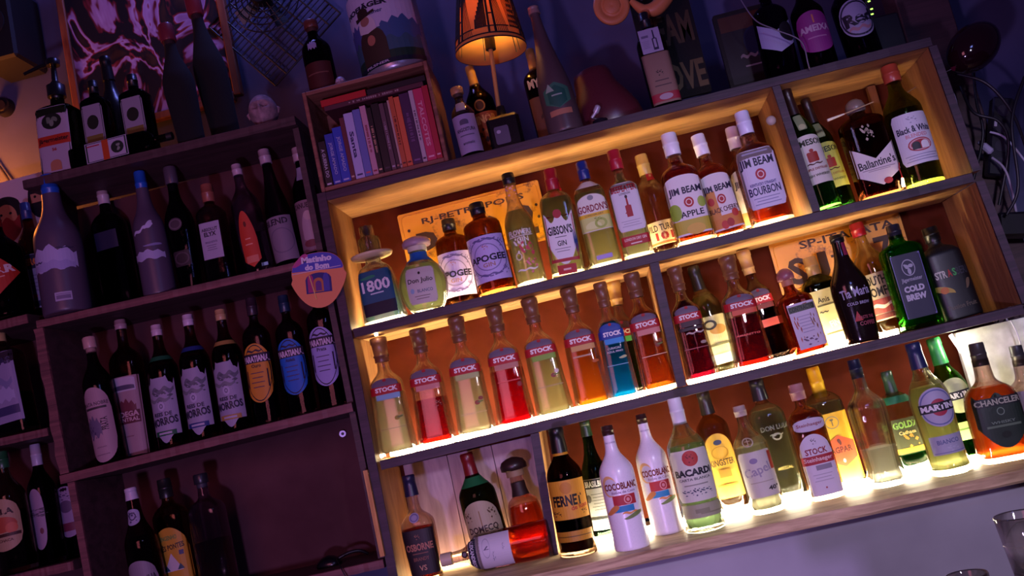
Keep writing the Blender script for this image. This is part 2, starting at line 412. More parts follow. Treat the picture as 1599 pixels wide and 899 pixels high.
def bottle(name, label, key, Y, base, top, w, prof, gl=None, liq=None, cap=None, labels=(), n=2, dep=1, group=None, yaw=0, cat='bottle', opaque=None, band=None, foot=None, extra=None):
    """base, top: where the foot and the top of the bottle's axis stand; w: body width as seen; liq: (level, colour[, milky]); cap: (style, z0, z1, r, colour[, colour2]);
    labels: (cz, W, H, shape, colour, items[, cx][, name]) with cz, H as shares of the height and W of the body width"""
    p0 = P(base[0], base[1], Y); q = P(top[0], top[1], Y)
    if key is None: z = p0.z
    else:
        z = floor_z(key, p0.x)
        t = (q.z-z)/(q.z-p0.z) if q.z != p0.z else 1
        p0 = Vector((q.x+(p0.x-q.x)*t, Y, z))
    h = (q-p0).length; lean = math.atan2(q.x-p0.x, q.z-p0.z)
    lean = max(-.06, min(.06, lean))
    dist = (p0-CP).dot(FW); hw = w/2*dist/FPX
    root = empty(name, p0+Vector((0, 0, .0008)), label, cat, group, (0, lean, yaw))
    B = Body(prof, h, hw, n, dep)
    mb = MB(); c1 = cap[2] if cap else .98
    gtop = (cap[1]+.3*(cap[2]-cap[1])) if cap else .98
    outer = [r for r in B.r if r[0] <= gtop*h] + [B.at(gtop*h)]
    if opaque:
        mb.rings(outer, plain(opaque[0], opaque[1] if len(opaque) > 1 else .25), 32); mb.build('glass_body', root)
    else:
        th = .0022
        gm = glass(gl or 'f2f7ee')
        tx = th+(.11*hw if prof in ('stock', 'square', 'facet') else .04*hw)   # side walls are thicker than the front
        inner = [(z, max(.002, a-th-(tx-th)*min(1, a/hw)), max(.002, b-th), k) for z, a, b, k in outer if z > .040*h]
        zi = .040*h; a = B.at(zi); inner = [(zi, a[1]-tx-.004, a[2]-th-.004, a[3])]+inner
        o = MB(); o.rings(outer, gm, 32, True, False)
        k0 = len(o.v)
        o.rings([r for r in inner[::-1]], gm, 32, False, True)
        # bridge the lips
        s0 = (len(outer)-1)*32
        off = len(outer)*32+32  # after the base cap's vertices
        o.add([], [], gm)
        for k in range(32):
            j = (k+1) % 32; o.f.append((s0+k, s0+j, off+j, off+k)); o.m.append(0); o.sm.append(True)
        o.build('glass_body', root)
        if liq:
            lv = liq[0]*h; g = .00035
            L = [r for r in inner if r[0] < lv]; a = B.at(lv)
            L = [(z+(g if i == 0 else 0), x-g, y-g, k) for i, (z, x, y, k) in enumerate(L)] + [(lv, a[1]-th-(tx-th)*min(1, a[1]/hw)-g, a[2]-th-g, a[3])]
            lm = MB(); lm.rings(L, liquid(liq[1], liq[2] if len(liq) > 2 else .12), 32); lm.build('liquid', root)
    if cap:
        cb = MB(); m = plain(cap[4], .35); m2 = plain(cap[5], .6) if len(cap) > 5 else m
        cap_mesh(cb, cap[0], B, h, cap[1], cap[2], cap[3], m, m2); cb.build('cap', root)
    if band:
        for (z0, z1, c) in band:
            bb = MB(); a, b_, e = B.at(z0*h), B.at((z0+z1)/2*h), B.at(z1*h)
            bb.rings([(r[0], r[1]+.0007, r[2]+.0007, r[3]) for r in (a, b_, e)], paper(c), 24, False, False); bb.build('neck_band', root)
    for i, L in enumerate(labels):
        cz, W, H, shp, c, items = L[:6]; cx = L[6] if len(L) > 6 else 0
        lb = MB(); W2 = W*2*hw; H2 = H*h
        its = ([('s', shp, 0, 0, 1, 1, c)] if c else []) + list(items)
        decal(lb, B.surf, its, cx*2*hw, cz*h, W2, H2)
        lb.build(L[7] if len(L) > 7 else ('label' if c else 'lettering'), root)
    if extra: extra(root, B, h, hw)
    return root
def T(s, x, z, w, h, c, *a): return ('t', s, x, z, w, h, c, *a)
def S(s, x, z, w, h, c, *a): return ('s', s, x, z, w, h, c, *a)
def fine(x, z, w, n, c, gap=.05, t=.012):   # small print
    return [S('rect', x, z-i*gap, w*(1-.18*(i % 2)), t, c) for i in range(n)]

# ================================================================== the setting
def quad_box(mb, pts, Y0, Y1, m):
    """solid from a front outline (four points on the front plane, x and z) between depths Y0 and Y1"""
    f = [Vector((p[0], Y0, p[1])) for p in pts]; b = [Vector((p[0], Y1, p[1])) for p in pts]; n = len(pts)
    mb.add(f+b, [tuple(range(n))[::-1], tuple(range(n, 2*n))] + [(i, (i+1) % n, (i+1) % n+n, i+n) for i in range(n)], m)
wl = MB(); wl.box((0, .50, 1.5), (8, .1, 3.4), plaster('42425f', '56567a', 3)); tag(wl.build('wall_back'), 'painted bar wall behind the shelves', kind='structure')
fl = MB(); fl.box((0, -1.5, -.05), (8, 4.2, .1), wood('2a2020', '3a2c28', (2, 8, 2))); tag(fl.build('floor'), 'dark bar floor', kind='structure')
DEP = .20; BK = .22
TH = .022
def line_pts(a, b, Y=0): return P(a[0], a[1], Y), P(b[0], b[1], Y)
def zl(ab, x): return ab[0].z+(ab[1].z-ab[0].z)*(x-ab[0].x)/(ab[1].x-ab[0].x)
SURF['T'] = line_pts((650, 263), (1433, 62))
SURF['S1'] = line_pts((567, 509), (1506, 272))
SURF['S2'] = line_pts((594, 719), (1475, 504))
SURF['LT'] = line_pts((123, 260), (467, 178))
SURF['LA'] = line_pts((70, 497), (500, 400))
SURF['LB'] = line_pts((96, 741), (552, 627))
SURF['LC'] = (Vector((-1.3, 0, 1.016)), Vector((-.59, 0, 1.019)))
SURF['FA'] = (Vector((-1.7, 0, 1.785)), Vector((-1.33, 0, 1.784)))
SURF['FB'] = (Vector((-1.7, 0, 1.502)), Vector((-1.34, 0, 1.495)))
SURF['FC'] = (Vector((-1.7, 0, 1.17)), Vector((-1.3, 0, 1.17)))
CZ = .945
SURF['C'] = (Vector((-.6, 0, CZ)), Vector((1.4, 0, CZ)))
SURF['TC'] = line_pts((508, 127), (705, 83)) # top of the book crate
def board(name, key, x0, x1, parent, th=TH, Y0=0.0, Y1=BK, m=W_WARM, edge=W_EDGE):
    a, b = SURF[key]; z0, z1 = zl((a, b), x0), zl((a, b), x1)
    mb = MB()
    quad_box(mb, [(x0, z0-th), (x1, z1-th), (x1, z1), (x0, z0)], Y0+.004, Y1, m)
    # worn dark front edge strip with an uneven outline
    N = 60; vs = []
    rnd = random.Random(key+str(x0))
    for i in range(N+1):
        x = x0+(x1-x0)*i/N; z = zl((a, b), x); j = rnd.uniform(-.0008, .0008)
        vs += [(x, Y0+j, z-th+abs(j)), (x, Y0+j, z-.0015), (x, Y0+.004, z), (x, Y0+.004, z-th)]
    fs = []
    for i in range(N):
        for k in range(4): p, q = i*4+k, i*4+(k+1) % 4; fs.append((p, q, q+4, p+4)[::-1])
    mb.add(vs, fs+[(0, 1, 2, 3), (N*4+3, N*4+2, N*4+1, N*4)], edge)
    return mb.build(name, parent)
def upright(name, top, bot, half, parent, Y0=0.0, Y1=BK, m=W_SIDE, edge=W_EDGE, rough=0):
    """top, bot: (x, z) of the axis"""
    mb = MB(); N = 24; vs = []; rnd = random.Random(name+str(top))
    for i in range(N+1):
        t = i/N; x = top[0]+(bot[0]-top[0])*t; z = top[1]+(bot[1]-top[1])*t; j = rnd.uniform(-1, 1)*rough
        vs += [(x-half+j, Y0, z), (x+half+j*.5, Y0, z), (x+half, Y0+.006, z), (x+half, Y1, z), (x-half, Y1, z), (x-half, Y0+.006, z)]
    for i in range(N):
        o = i*6
        for k in range(6):
            q = (k+1) % 6
            mb.add([vs[o+k], vs[o+q], vs[o+6+q], vs[o+6+k]], [(0, 3, 2, 1)][:1], edge if k in (0, 1, 5) else m)
    mb.add(vs[:6], [(0, 1, 2, 3, 4, 5)], m); mb.add(vs[-6:], [(5, 4, 3, 2, 1, 0)], m)
    return mb.build(name, parent)
# ---- right-hand lit shelf unit
RX0, RX1 = -.576, .90
ru = empty('wall_shelf', (0, .1, CZ), 'large warmly lit wooden wall shelf unit with open compartments, right of the dim one', 'shelf', world=True)
def zz(k, x): return zl(SURF[k], x)
board('shelf_board', 'T', RX0+.011, RX1+.0, ru)
board('shelf_board', 'S1', RX0+.011, RX1, ru)
board('shelf_board', 'S2', RX0+.011, RX1+.02, ru, m=W_BACK)
upright('side_panel', (RX0, zz('T', RX0)), (RX0-.012, CZ), .0108, ru, m=W_SIDE)
upright('side_panel', (RX1+.0, zz('T', RX1)-.023), (RX1+.012, zz('S1', RX1)+.001), .009, ru)
upright('side_panel', (RX1+.012, zz('S1', RX1)-.023), (RX1+.03, zz('S2', RX1)+.001), .009, ru)
xd = P(1212, 135, 0).x
upright('divider', (xd, zz('T', xd)-.023), (xd+.012, zz('S1', xd)+.001), .009, ru)
xm = .158
upright('divider', (xm+.004, zz('S1', xm)-.023), (xm-.004, zz('S2', xm)+.001), .0105, ru)
xb = -.203
upright('divider', (xb+.006, zz('S2', xb)-.023), (xb-.012, CZ+.001), .010, ru)
bp = MB(); bp.box(((RX0+RX1)/2, BK+.0105, (1.92+CZ)/2), (RX1-RX0+.03, .018, 1.90-CZ), W_BACK); bp.build('back_panel', ru)
# narrow light stile inside the box at the right
mb = MB(); xs = P(1375, 200, BK).x; mb.box((xs, BK-.012, (zz('T', xs)+zz('S1', xs))/2-.01), (.02, .02, zz('T', xs)-zz('S1', xs)-.03), W_SIDE, .002); mb.build('batten', ru)
# ---- counter under the unit
cn = MB()
cx0, cx1 = -.62, 1.6
cn.box(((cx0+cx1)/2, .02, CZ-.012), (cx1-cx0, .44, .024), W_PALE)
N = 90; vs = []; rnd = random.Random(5)
jj = 0
for i in range(N+1):
    x = cx0+(cx1-cx0)*i/N; jj = jj*.7+rnd.uniform(-.0022, .0022)
    vs += [(x, -.2+.0001, CZ-.024), (x, -.2-.004+jj, CZ-.02+abs(jj)), (x, -.2-.005+jj, CZ-.004-abs(jj)*.6), (x, -.2+.0001, CZ)]
cn.add(vs, [(i*4+k, i*4+k+1, i*4+4+k+1, i*4+4+k)[::-1] for i in range(N) for k in range(3)], W_PALE)
ct = tag(cn.build('counter'), 'rough pale wooden counter board under the lit shelf unit', 'counter')
ap = MB(); ap.box((.55, .0, (CZ-.025)/2), (2.3, .30, CZ-.027), plaster('8d8a94', 'a19ea8', 4)); tag(ap.build('wall_front'), 'smooth pale grey wall below the counter', kind='structure')
# white end panel at the right of the counter bay
ep = MB(); a = P(1478, 522, .12); b = P(1578, 500, .12); zt = (a.z+b.z)/2
ep.box(((a.x+b.x)/2+.03, .13, (zt+CZ)/2), (b.x-a.x+.02, .016, zt-CZ-.001), plaster('b9b9b0', 'd8d8cf', 40), .001)
tag(ep.build('end_panel'), 'white textured panel standing at the right end of the counter', 'panel')
# ---- left dim shelf unit
LX0, LX1 = -1.345, -.592
lu = empty('wall_shelf', (-.97, .1, 1.0), 'dim purple-lit rough wooden shelf unit left of the glowing one', 'shelf', world=True)
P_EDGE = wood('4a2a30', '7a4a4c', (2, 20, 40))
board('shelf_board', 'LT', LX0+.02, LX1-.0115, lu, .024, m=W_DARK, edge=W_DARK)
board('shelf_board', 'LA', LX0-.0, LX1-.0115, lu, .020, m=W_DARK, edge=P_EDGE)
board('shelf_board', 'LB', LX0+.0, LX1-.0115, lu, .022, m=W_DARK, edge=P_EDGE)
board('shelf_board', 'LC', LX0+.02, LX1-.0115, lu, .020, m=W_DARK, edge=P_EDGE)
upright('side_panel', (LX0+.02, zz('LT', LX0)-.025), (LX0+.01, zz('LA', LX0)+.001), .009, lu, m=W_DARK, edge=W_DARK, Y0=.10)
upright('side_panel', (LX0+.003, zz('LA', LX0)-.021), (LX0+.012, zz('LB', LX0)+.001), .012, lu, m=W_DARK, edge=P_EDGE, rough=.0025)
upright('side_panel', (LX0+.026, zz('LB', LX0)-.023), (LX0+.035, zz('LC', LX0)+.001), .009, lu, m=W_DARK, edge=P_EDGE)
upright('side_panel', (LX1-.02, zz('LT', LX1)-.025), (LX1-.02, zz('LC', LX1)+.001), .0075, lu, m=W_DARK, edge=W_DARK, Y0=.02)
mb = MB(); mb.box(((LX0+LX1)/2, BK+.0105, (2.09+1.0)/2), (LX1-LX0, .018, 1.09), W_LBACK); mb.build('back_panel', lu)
mb = MB(); mb.tube([P(535, 677, .205), P(535, 677, .218)], .0085, plain('b8b0c8', .3, .6), 16); mb.tube([P(535, 677, .2045), P(535, 677, .206)], .004, plain('101010', .5), 12); mb.build('round_knob', lu)
# light wooden strip along the lower right of the left unit
a, b = P(571, 734, -.008), P(598, 868, -.008); mb = MB(); mb.tube([a, b], .0075, wood('a87436', 'd9a45c', (20, 20, 3)), 4, False)
tag(mb.build('wooden_strip'), 'light wooden strip standing between the dim and the lit shelf', 'strip')
# ---- far left unit
fu = empty('wall_shelf', (-1.6, .1, 1.1), 'shelf unit cut off by the left edge, only its right end showing', 'shelf', world=True)
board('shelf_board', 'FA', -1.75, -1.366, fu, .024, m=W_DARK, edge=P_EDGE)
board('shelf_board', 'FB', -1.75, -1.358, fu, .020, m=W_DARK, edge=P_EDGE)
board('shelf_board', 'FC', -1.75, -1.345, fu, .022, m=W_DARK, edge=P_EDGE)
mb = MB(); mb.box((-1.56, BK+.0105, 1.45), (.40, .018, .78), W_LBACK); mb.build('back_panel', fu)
# ================================================================== light strips inside the lit unit
WARM = (1, .72, .38)
def strip(key, x0, x1, Y, c, s, hgt, label, seg=.012, z=None):
    mb = MB(); n = int((x1-x0)/seg); rnd = random.Random(label)
    za = (zl(SURF[key], x0) if z is None else z); zb = (zl(SURF[key], x1) if z is None else z)
    pts = [Vector((x0+(x1-x0)*i/n, Y+.004*math.sin(i*.7), za+(zb-za)*i/n+hgt/2+.0008)) for i in range(n+1)]
    mb.tube(pts, hgt/2, emit(c, s), 8)
    return tag(mb.build('led_strip'), label, 'light strip')
G1 = P(567, 509, 0).x
strip('S1', RX0+.03, xd-.03, .106, WARM, 105, .011, 'glowing warm light strip lying behind the gin and bourbon bottles on the upper lit shelf')
strip('S1', xd+.04, RX1-.06, .112, WARM, 42, .010, 'glowing warm light strip lying in the right box behind the four whisky bottles')
strip('S2', RX0+.02, xm-.02, .112, (1, .78, .46), 170, .013, 'glowing warm light strip lying behind the row of coloured liqueur bottles')
strip('S2', xm+.02, RX1-.22, .106, (1, .78, .48), 150, .012, 'glowing warm light strip lying behind the dark liqueur bottles right of the centre divider')
strip('C', xb+.03, RX1-.02, .03, (1, .86, .58), 110, .016, 'brilliant light strip lying on the pale counter behind the bottles')
strip('C', RX0+.02, xb-.03, .165, (1, .60, .25), 30, .010, 'light strip lying behind the brandy bottles in the lower left bay')
# bare ends of the strip that show
mb = MB(); mb.tube([P(1484, 523, .06), P(1502, 549, .06)], .004, emit((1, .9, .7), 160), 8); tag(mb.build('led_strip'), 'short bare light strip slanting under the shelf above the clear vermouth bottles', 'light strip')
mb = MB(); mb.tube([P(586, 516, .02), P(588, 524, .02)], .004, emit((1, .8, .5), 60), 8); tag(mb.build('led_strip'), 'small bright lamp tip under the shelf above the leftmost liqueur bottle', 'light strip')
mb = MB(); mb.tube([P(1411, 291, .03), P(1409, 278, .03)], [.0035, .0022], emit((1, .75, .4), 50), 8); r_ = mb.build('candle_bulb')
mb = MB(); mb.tube([P(1409, 277, .032), P(1404, 262, .034), P(1404, 254, .036)], .0012, plain('a01408', .4), 6); mb.build('wire', r_)
tag(r_, 'tiny lit bulb on a red wire beside the green-necked whisky bottle', 'light bulb')

# ================================================================== bottles
AM = 'b9541a'
LAV = 'e6e0f2'; WH = 'eeeae4'; INK = '1c1a22'; RED = 'b01822'; GOLD = 'c79a3c'
def jb(lower, name, lab, base, top, w, Y, acc, items, grp='square amber bourbon bottles with white caps'):
    return bottle('bourbon_bottle', lab, 'S1', Y, base, top, w, 'bourbon', 'ffd9b0', (.74, 'd8661c', .10), ('screw', .80, 1, .42, 'e9e6f0'),
        [(.335, .98, .52, 'archlow', 'efe6ea', [S('rect', 0, -.36, 1, .22, lower)]+items+
          [T('JIM BEAM', 0, .22, .86, .15, '241a3a', 0, .03), S('disc', .03, .03, .26, .17, RED), S('ring.14', .03, .03, .17, .11, 'f4dfe0')]),
         (.88, .38, .05, None, None, [T('1795', 0, 0, .5, .5, '3a3450')])], n=4, dep=.8, group=grp)
# ---- upper lit shelf, left to right
def hat(root, B, h, hw):
    mb = MB(); m = plain('d8cc98', .3); z = .655*h
    mb.rings([(z, hw*.3, hw*.3, 2), (z+.004, hw*.96, hw*.96, 2), (z+.010, hw*1.02, hw*1.02, 2), (z+.009, hw*.9, hw*.9, 2), (z+.004, hw*.34, hw*.34, 2)], m, 36); mb.build('saucer_rim', root)
    mb = MB(); z0 = .68*h; g = glass('8c9a70', 1.4)
    mb.rings([(z0, hw*.36, hw*.36, 2), (z0+.04*h, hw*.50, hw*.50, 2), (z0+.12*h, hw*.55, hw*.55, 2), (z0+.18*h, hw*.50, hw*.50, 2), (z0+.20*h, hw*.3, hw*.3, 2)], g, 28); mb.build('stopper', root)
    mb = MB(); z1 = .94*h; mb.rings([(z1+.06*h*math.sin(a), hw*.22*math.cos(a), hw*.22*math.cos(a), 2) for a in [(-math.pi/2+.15)+i*(math.pi-.3)/8 for i in range(9)]], plain('8a5a40', .3), 20); mb.build('ball', root)
bottle('tequila_bottle', 'clear tapering tequila bottle with a blue label and a wide saucer-like rim', 'S1', .06, (603, 497), (570, 352), 66, 'decanter', 'dff2f4', (.5, 'c8eef8', .5), None,
  [(.30, .80, .44, 'round', '1d5d7c', [T('1800', 0, .16, .86, .26, 'f2f6f6', 0, .03), S('leaf', -.2, .36, .5, .14, '2f9a6c'), S('rect', 0, -.02, .4, .03, 'd8ecf0'), S('rect', 0, -.36, .98, .28, '10182c')])],
  n=5, dep=.7, extra=hat)
bottle('tequila_bottle', 'round globe-shaped pale tequila bottle with a blue neck band', 'S1', .055, (668, 483), (648, 370), 78, 'globe', 'eefae6', (.62, 'f0fad8', .53), ('dome', .80, 1, .44, 'a8909a', 'c8c8b0'),
  [(.34, .62, .46, 'round', 'd8d4cc', [S('frame.02', 0, 0, .94, .92, '8c8478'), T('Don Julio', 0, .12, .84, .17, '2c2620'), S('disc', 0, .34, .08, .08, '2c2620'), T('BLANCO', .12, -.16, .5, .09, '6a7c90'), S('disc', -.3, -.14, .14, .14, '9cc0d8')]+fine(0, -.3, .5, 2, '8c8478', .07, .02))],
  n=2, dep=.62, band=[(.66, .78, '1c66b8')])
for (b, t, w, Y, lab) in [((722, 466), (699, 343), 54, .155, 'smaller brown apothecary gin bottle, half hidden, with an orange-lit lavender label'), ((777, 453), (743, 318), 60, .05, 'larger brown apothecary gin bottle with a full lavender label')]:
    bottle('gin_bottle', lab, 'S1', Y, b, t, w, 'flask', '7a3c14', (.62, 'e8962c', .2), ('screw', .87, 1, .40, '17131a'),
      [(.37, 1.22, .48, 'rect', 'c8b8ee', [S('ring.03', 0, .02, .92, .86, '6a5e96'), S('ring.04', 0, .02, .62, .60, '8a7eb0'), T('APOGEE', 0, .0, .84, .15, '1c1830', 0, .035), T('GIN', 0, -.15, .26, .09, 'a87c70'), S('crest', 0, .24, .16, .10, 'b06a60'), S('wave', 0, -.36, .5, .07, '6a5e96'), S('wave', 0, .40, .5, .07, '6a5e96'), S('crest', -.36, .3, .16, .2, '7a6ea6'), S('crest', .36, .3, .16, .2, '7a6ea6'), S('crest', -.36, -.3, .16, .2, '7a6ea6'), S('crest', .36, -.3, .16, .2, '7a6ea6')])],
      n=2, dep=.95, group='brown apothecary gin bottles')
bottle('gin_bottle', 'clear round gin bottle with white lettering and tiny pink flowers', 'S1', .06, (830, 437), (792, 272), 48, 'tall', 'f6f6dc', (.66, 'fbf8d8', .5), ('screw', .90, 1, .42, '141416'),
  [(.30, .95, .46, None, None, [T('FLOWERS', 0, .34, .84, .10, 'f4f0e8', 0, .02), T('GIN', .05, .2, .4, .10, 'f4f0e8', 0, .02), S('rect', 0, .27, .9, .015, 'f4f0e8'), S('crest', .15, -.05, .6, .45, 'c84a58'), S('crest', .22, -.3, .45, .3, 'e08a90'), S('crest', -.1, .1, .4, .3, 'f4f0e8'), S('ring.12', -.2, -.1, .22, .14, 'f4f0e8'), S('ring.12', .25, .05, .2, .12, 'c84a58'), S('wave', 0, -.36, .7, .06, 'f4f0e8')]),
   (.84, .36, .10, None, None, [S('crest', 0, 0, 1.4, 1, 'd8a0a4')])])
bottle('gin_bottle', 'clear gin bottle with a red cap, mostly hidden behind the white-and-red labelled gin', 'S1', .155, (905, 425), (862, 285), 50, 'shoulder', 'f4f6dc', (.6, 'f2eec0', .12), ('screw', .82, 1, .42, 'b41420'),
  [(.36, 1, .16, None, None, [T('DRY GIN', .1, 0, .9, .5, 'e8e4c0', 90)])], n=4, dep=.8)
bottle('gin_bottle', 'clear gin bottle with a red cap and a slanting white label edged in red', 'S1', .05, (887, 421), (858, 265), 52, 'shoulder', 'f0f6d8', (.72, 'f6f6d0', .5), ('screw', .80, 1, .40, 'a01826'),
  [(.34, .86, .48, 'shield', 'e9e5ea', [S('frame.03', 0, 0, .96, .86, 'a82430'), S('disc', -.02, .46, .3, .17, 'a82430'), T("GIBSON'S", -.02, .15, .86, .17, '1e1c24', 0, .03), T('GIN', -.02, -.1, .32, .10, '2c2a34'), S('rect', -.02, .02, .4, .012, '55505c')]+fine(-.02, -.2, .55, 2, '8a8690', .05)+[S('rect', 0, -.42, .98, .06, 'a82430'), S('wave', .46, -.1, .12, .5, '24407c')]),
   (.055, .56, .085, 'rect', 'b01c20', [S('rect', 0, 0, .4, .2, 'e8c0b8')])], n=4, dep=.78)
bottle('gin_bottle', 'clear ribbed gin bottle with a dark blue cap and a yellow-banded arched label', 'S1', .06, (946, 409), (907, 254), 50, 'shoulder', 'f2f4d8', (.70, 'f8f6d4', .45), ('screw', .83, 1, .36, '1c2c74'),
  [(.50, .98, .34, 'arch', 'e6e2d8', [S('disc', 0, .40, .2, .14, '8a8c94'), T("GORDON'S", 0, .12, .96, .20, '8c2a38', 0, .03), S('rect', 0, -.07, 1.0, .1, 'e8c02c'), T('LONDON DRY', 0, -.07, .6, .05, '6a5a20'), S('rect', 0, -.30, 1.0, .36, 'cfd67c'), S('flame', -.1, -.34, .5, .2, 'dfe69a'), S('ring.2', .15, -.32, .4, .28, 'a8bc50'), S('crest', .1, -.2, .3, .12, '8a9a30')]),
   (.09, .5, .04, 'rect', 'b0a0e0', [])], n=5, dep=.8, band=[(.74, .80, 'd8c8c0')])
bottle('gin_bottle', 'square clear gin bottle with a tall red capsule and a guardsman on its white label', 'S1', .05, (998, 399), (957, 236), 47, 'square', 'f0f6de', (.78, 'f8fae0', .45), ('screw', .82, 1, .44, 'a41c2e'),
  [(.46, .92, .44, 'round', 'ddd8e2', [T('BEEFEATER', 0, .37, .92, .14, 'a41c2a', 0, .03), T('LONDON', 0, .26, .4, .045, '4c4450'), S('bottle', .02, -.02, .22, .4, 'a41c2a'), S('disc', .02, .19, .1, .07, '3a1420'), S('rect', -.06, -.12, .16, .02, 'a41c2a', 35)]+fine(0, -.30, .7, 3, 'b0a8b8', .05)),
   (.155, .92, .085, 'rect', 'b01c22', [T('LONDON DRY GIN', 0, .15, .8, .3, 'f2dcd4'), S('rect', 0, -.3, .4, .12, 'f2dcd4')])], n=6, dep=.9)
bottle('bourbon_bottle', 'clear empty-looking bourbon bottle with a gold and red seal strip over its cap', 'S1', .15, (1040, 385), (1000, 243), 50, 'round', 'f4ecc8', (.16, 'e08030', .2), ('screw', .80, 1, .40, 'c8a850'),
  [(.22, 1.3, .22, 'rect', 'dcc890', [T('WILD TURKEY', 0, .22, .9, .28, '3a2c1c', 0, .02), T('101', .02, -.14, .44, .34, '8c2418', 0, .04), S('rect', 0, -.42, 1, .1, 'c05a28')]), (.86, .26, .26, 'rect', 'b8221c', [S('rect', 0, 0, .3, .7, 'd89a50')], .1)], n=2, dep=.95)
jb('c8b840', '', 'bourbon bottle with a green apple on its pale label, first of four white-capped ones', (1086, 374), (1043, 210), 60, .05, '8a9a2a',
   [S('disc', -.38, -.1, .34, .28, '9ab83c'), S('disc', .36, .0, .22, .18, 'a8c050'), T('APPLE', .05, -.16, .62, .10, '241a2a', 0, .02), S('disc', .05, -.42, .5, .18, 'e0b848')])
jb('d88838', '', 'bourbon bottle with red cherries on its orange label, second of four white-capped ones', (1138, 361), (1088, 212), 52, .092, 'b01822',
   [S('rect', -.3, -.05, .36, .5, 'd89040'), S('disc', -.3, .02, .2, .14, 'c03028'), T('BLACK CHERRY', .02, -.15, .9, .09, '50201c', 0, .02), S('disc', -.1, -.42, .22, .15, 'c8382c'), S('disc', .08, -.4, .22, .15, 'b02820'), S('disc', .3, -.25, .2, .14, 'c8382c')])
jb('e0a060', '', 'bourbon bottle with a pale orange label, third of four white-capped ones, partly hidden', (1180, 352), (1141, 200), 46, .165, 'b01822', [])
bottle('bourbon_bottle', 'largest white-capped bourbon bottle with a white label, standing against the divider', 'S1', .055, (1206, 345), (1157, 176), 64, 'bourbon', 'ffe2c0', (.70, 'd8601c', .10), ('screw', .80, 1, .36, 'd4d4f0'),
  [(.39, .90, .50, 'round', 'dcd6ee', [S('rect', 0, .44, .7, .03, 'a8a4c0'), T('JIM BEAM', -.02, .26, .9, .18, '221a3c', 0, .03), S('disc', 0, .06, .28, .19, 'b02238'), S('ring.14', 0, .06, .18, .12, 'ecd8e4'), T('BOURBON', 0, -.21, .84, .14, '2a2858', 0, .02), T('KENTUCKY STRAIGHT', 0, -.1, .7, .05, '4a4888')]+fine(0, -.33, .7, 3, '8a88b0', .05), -.04),
   (.37, .16, .3, 'rect', '9a7468', [S('disc', 0, .3, .6, .1, '4c3030')], .56, 'side_label'), (.88, .36, .05, None, None, [T('1795', -.1, 0, .5, .5, '4a4670')])], n=4, dep=.8, group='square amber bourbon bottles with white caps')
# ---- box at the right
for (b, t, w, Y, lab, lc) in [((1314, 318), (1255, 156), 42, .16, 'green whiskey bottle with a yellow-green label, behind its twin in the right box', 'c2c858'), ((1290, 322), (1226, 140), 46, .06, 'green whiskey bottle with a cream label, front left in the right box', 'dcd8d0')]:
    bottle('whiskey_bottle', lab, 'S1', Y, b, t, w, 'clubsh' if 0 else 'round', '2f8a28', (.55, '58a020', .12), ('foil', .78, 1, .36, '2a1412'),
      [(.40, 1.2, .38, 'archlow', lc, [T('JAMESON', 0, .33, .98, .16, '20301c', 0, .035), S('round', 0, .04, .3, .2, '9c2c20'), S('disc', 0, .17, .12, .07, '9c2c20'), S('wave', 0, -.1, .44, .05, '50281c'), T('TRIPLE DISTILLED', 0, -.2, .7, .045, '8c3a30'), T('IRISH WHISKEY', 0, -.33, .7, .05, '40502c')]),
       (.70, .30, .13, 'round', '8a9a70', [S('disc', 0, -.3, .8, .34, 'b8c090')], 0, 'neck_label')], group='green whiskey bottles in the right box')
def pick(root, B, h, hw):
    mb = MB(); z = .80*h
    mb.tube([(-hw*1.05, 0, z-.012), (-hw*.5, .0, z-.002)], [.0034, .0018], plain('e8e0c8', .5), 8); mb.tube([(-hw*.5, 0, z-.002), (hw*.98, .015, z+.020)], .0011, plain('b89a70', .5), 6); mb.build('pick', root)
bottle('whisky_bottle', 'broad rectangular dark whisky bottle with a chevron-shaped cream label', 'S1', .07, (1378, 302), (1331, 156), 68, 'flask', '6a3418', (.7, '6c2c10', .08), ('dome', .80, 1, .34, '7a6a60', 'd8d0d8'),
  [(.31, 1.0, .40, 'vee', 'ddd2d6', [T("Ballantine's", 0, .06, .84, .20, '241c28', 3, .02), S('rect', 0, -.09, .74, .02, '9c8c98'), S('rect', 0, -.13, .5, .015, '9c8c98'), S('disc', .12, -.42, .2, .15, '9c1c28')]),
   (.63, .32, .16, None, None, [S('crest', 0, 0, 1, 1, 'b8a898'), S('crest', .05, .1, .7, .8, '98887c', 180)])], n=5, dep=.6, extra=None)
mbk = MB(); a, b = P(1292, 188, .025), P(1318, 178, .025); mbk.tube([a, b], [.0035, .0018], plain('e8e0c8', .5), 8); mbk.tube([b, P(1364, 159, .03)], .0012, plain('b89a70', .5), 6)
tag(mbk.build('cotton_swab'), 'thin white-tipped stick laid across the neck of the broad dark whisky bottle', 'stick')
bottle('whisky_bottle', 'green whisky bottle with a copper cap and a white label with a red oval', 'S1', .06, (1443, 284), (1387, 104), 60, 'round', '7c9a28', (.62, '8a9a28', .15), ('screw', .86, 1, .44, 'a84430'),
  [(.37, 1.1, .40, 'round', 'd8d4e4', [S('crest', 0, .36, .3, .14, 'a8a4b8'), T('Black & White', 0, .18, .84, .13, '2a2a44', 0, .03), T('BLENDED', 0, .05, .5, .07, 'c88890'), S('disc', .02, -.14, .56, .26, 'a83040'), S('ring.08', .02, -.14, .50, .22, 'd8b0b8'), S('archup', -.08, -.15, .18, .15, '24242c'), S('archup', .12, -.15, .18, .15, 'e8e8ec')]+fine(0, -.33, .76, 3, '8c8ca8', .05))], n=2, dep=.95)
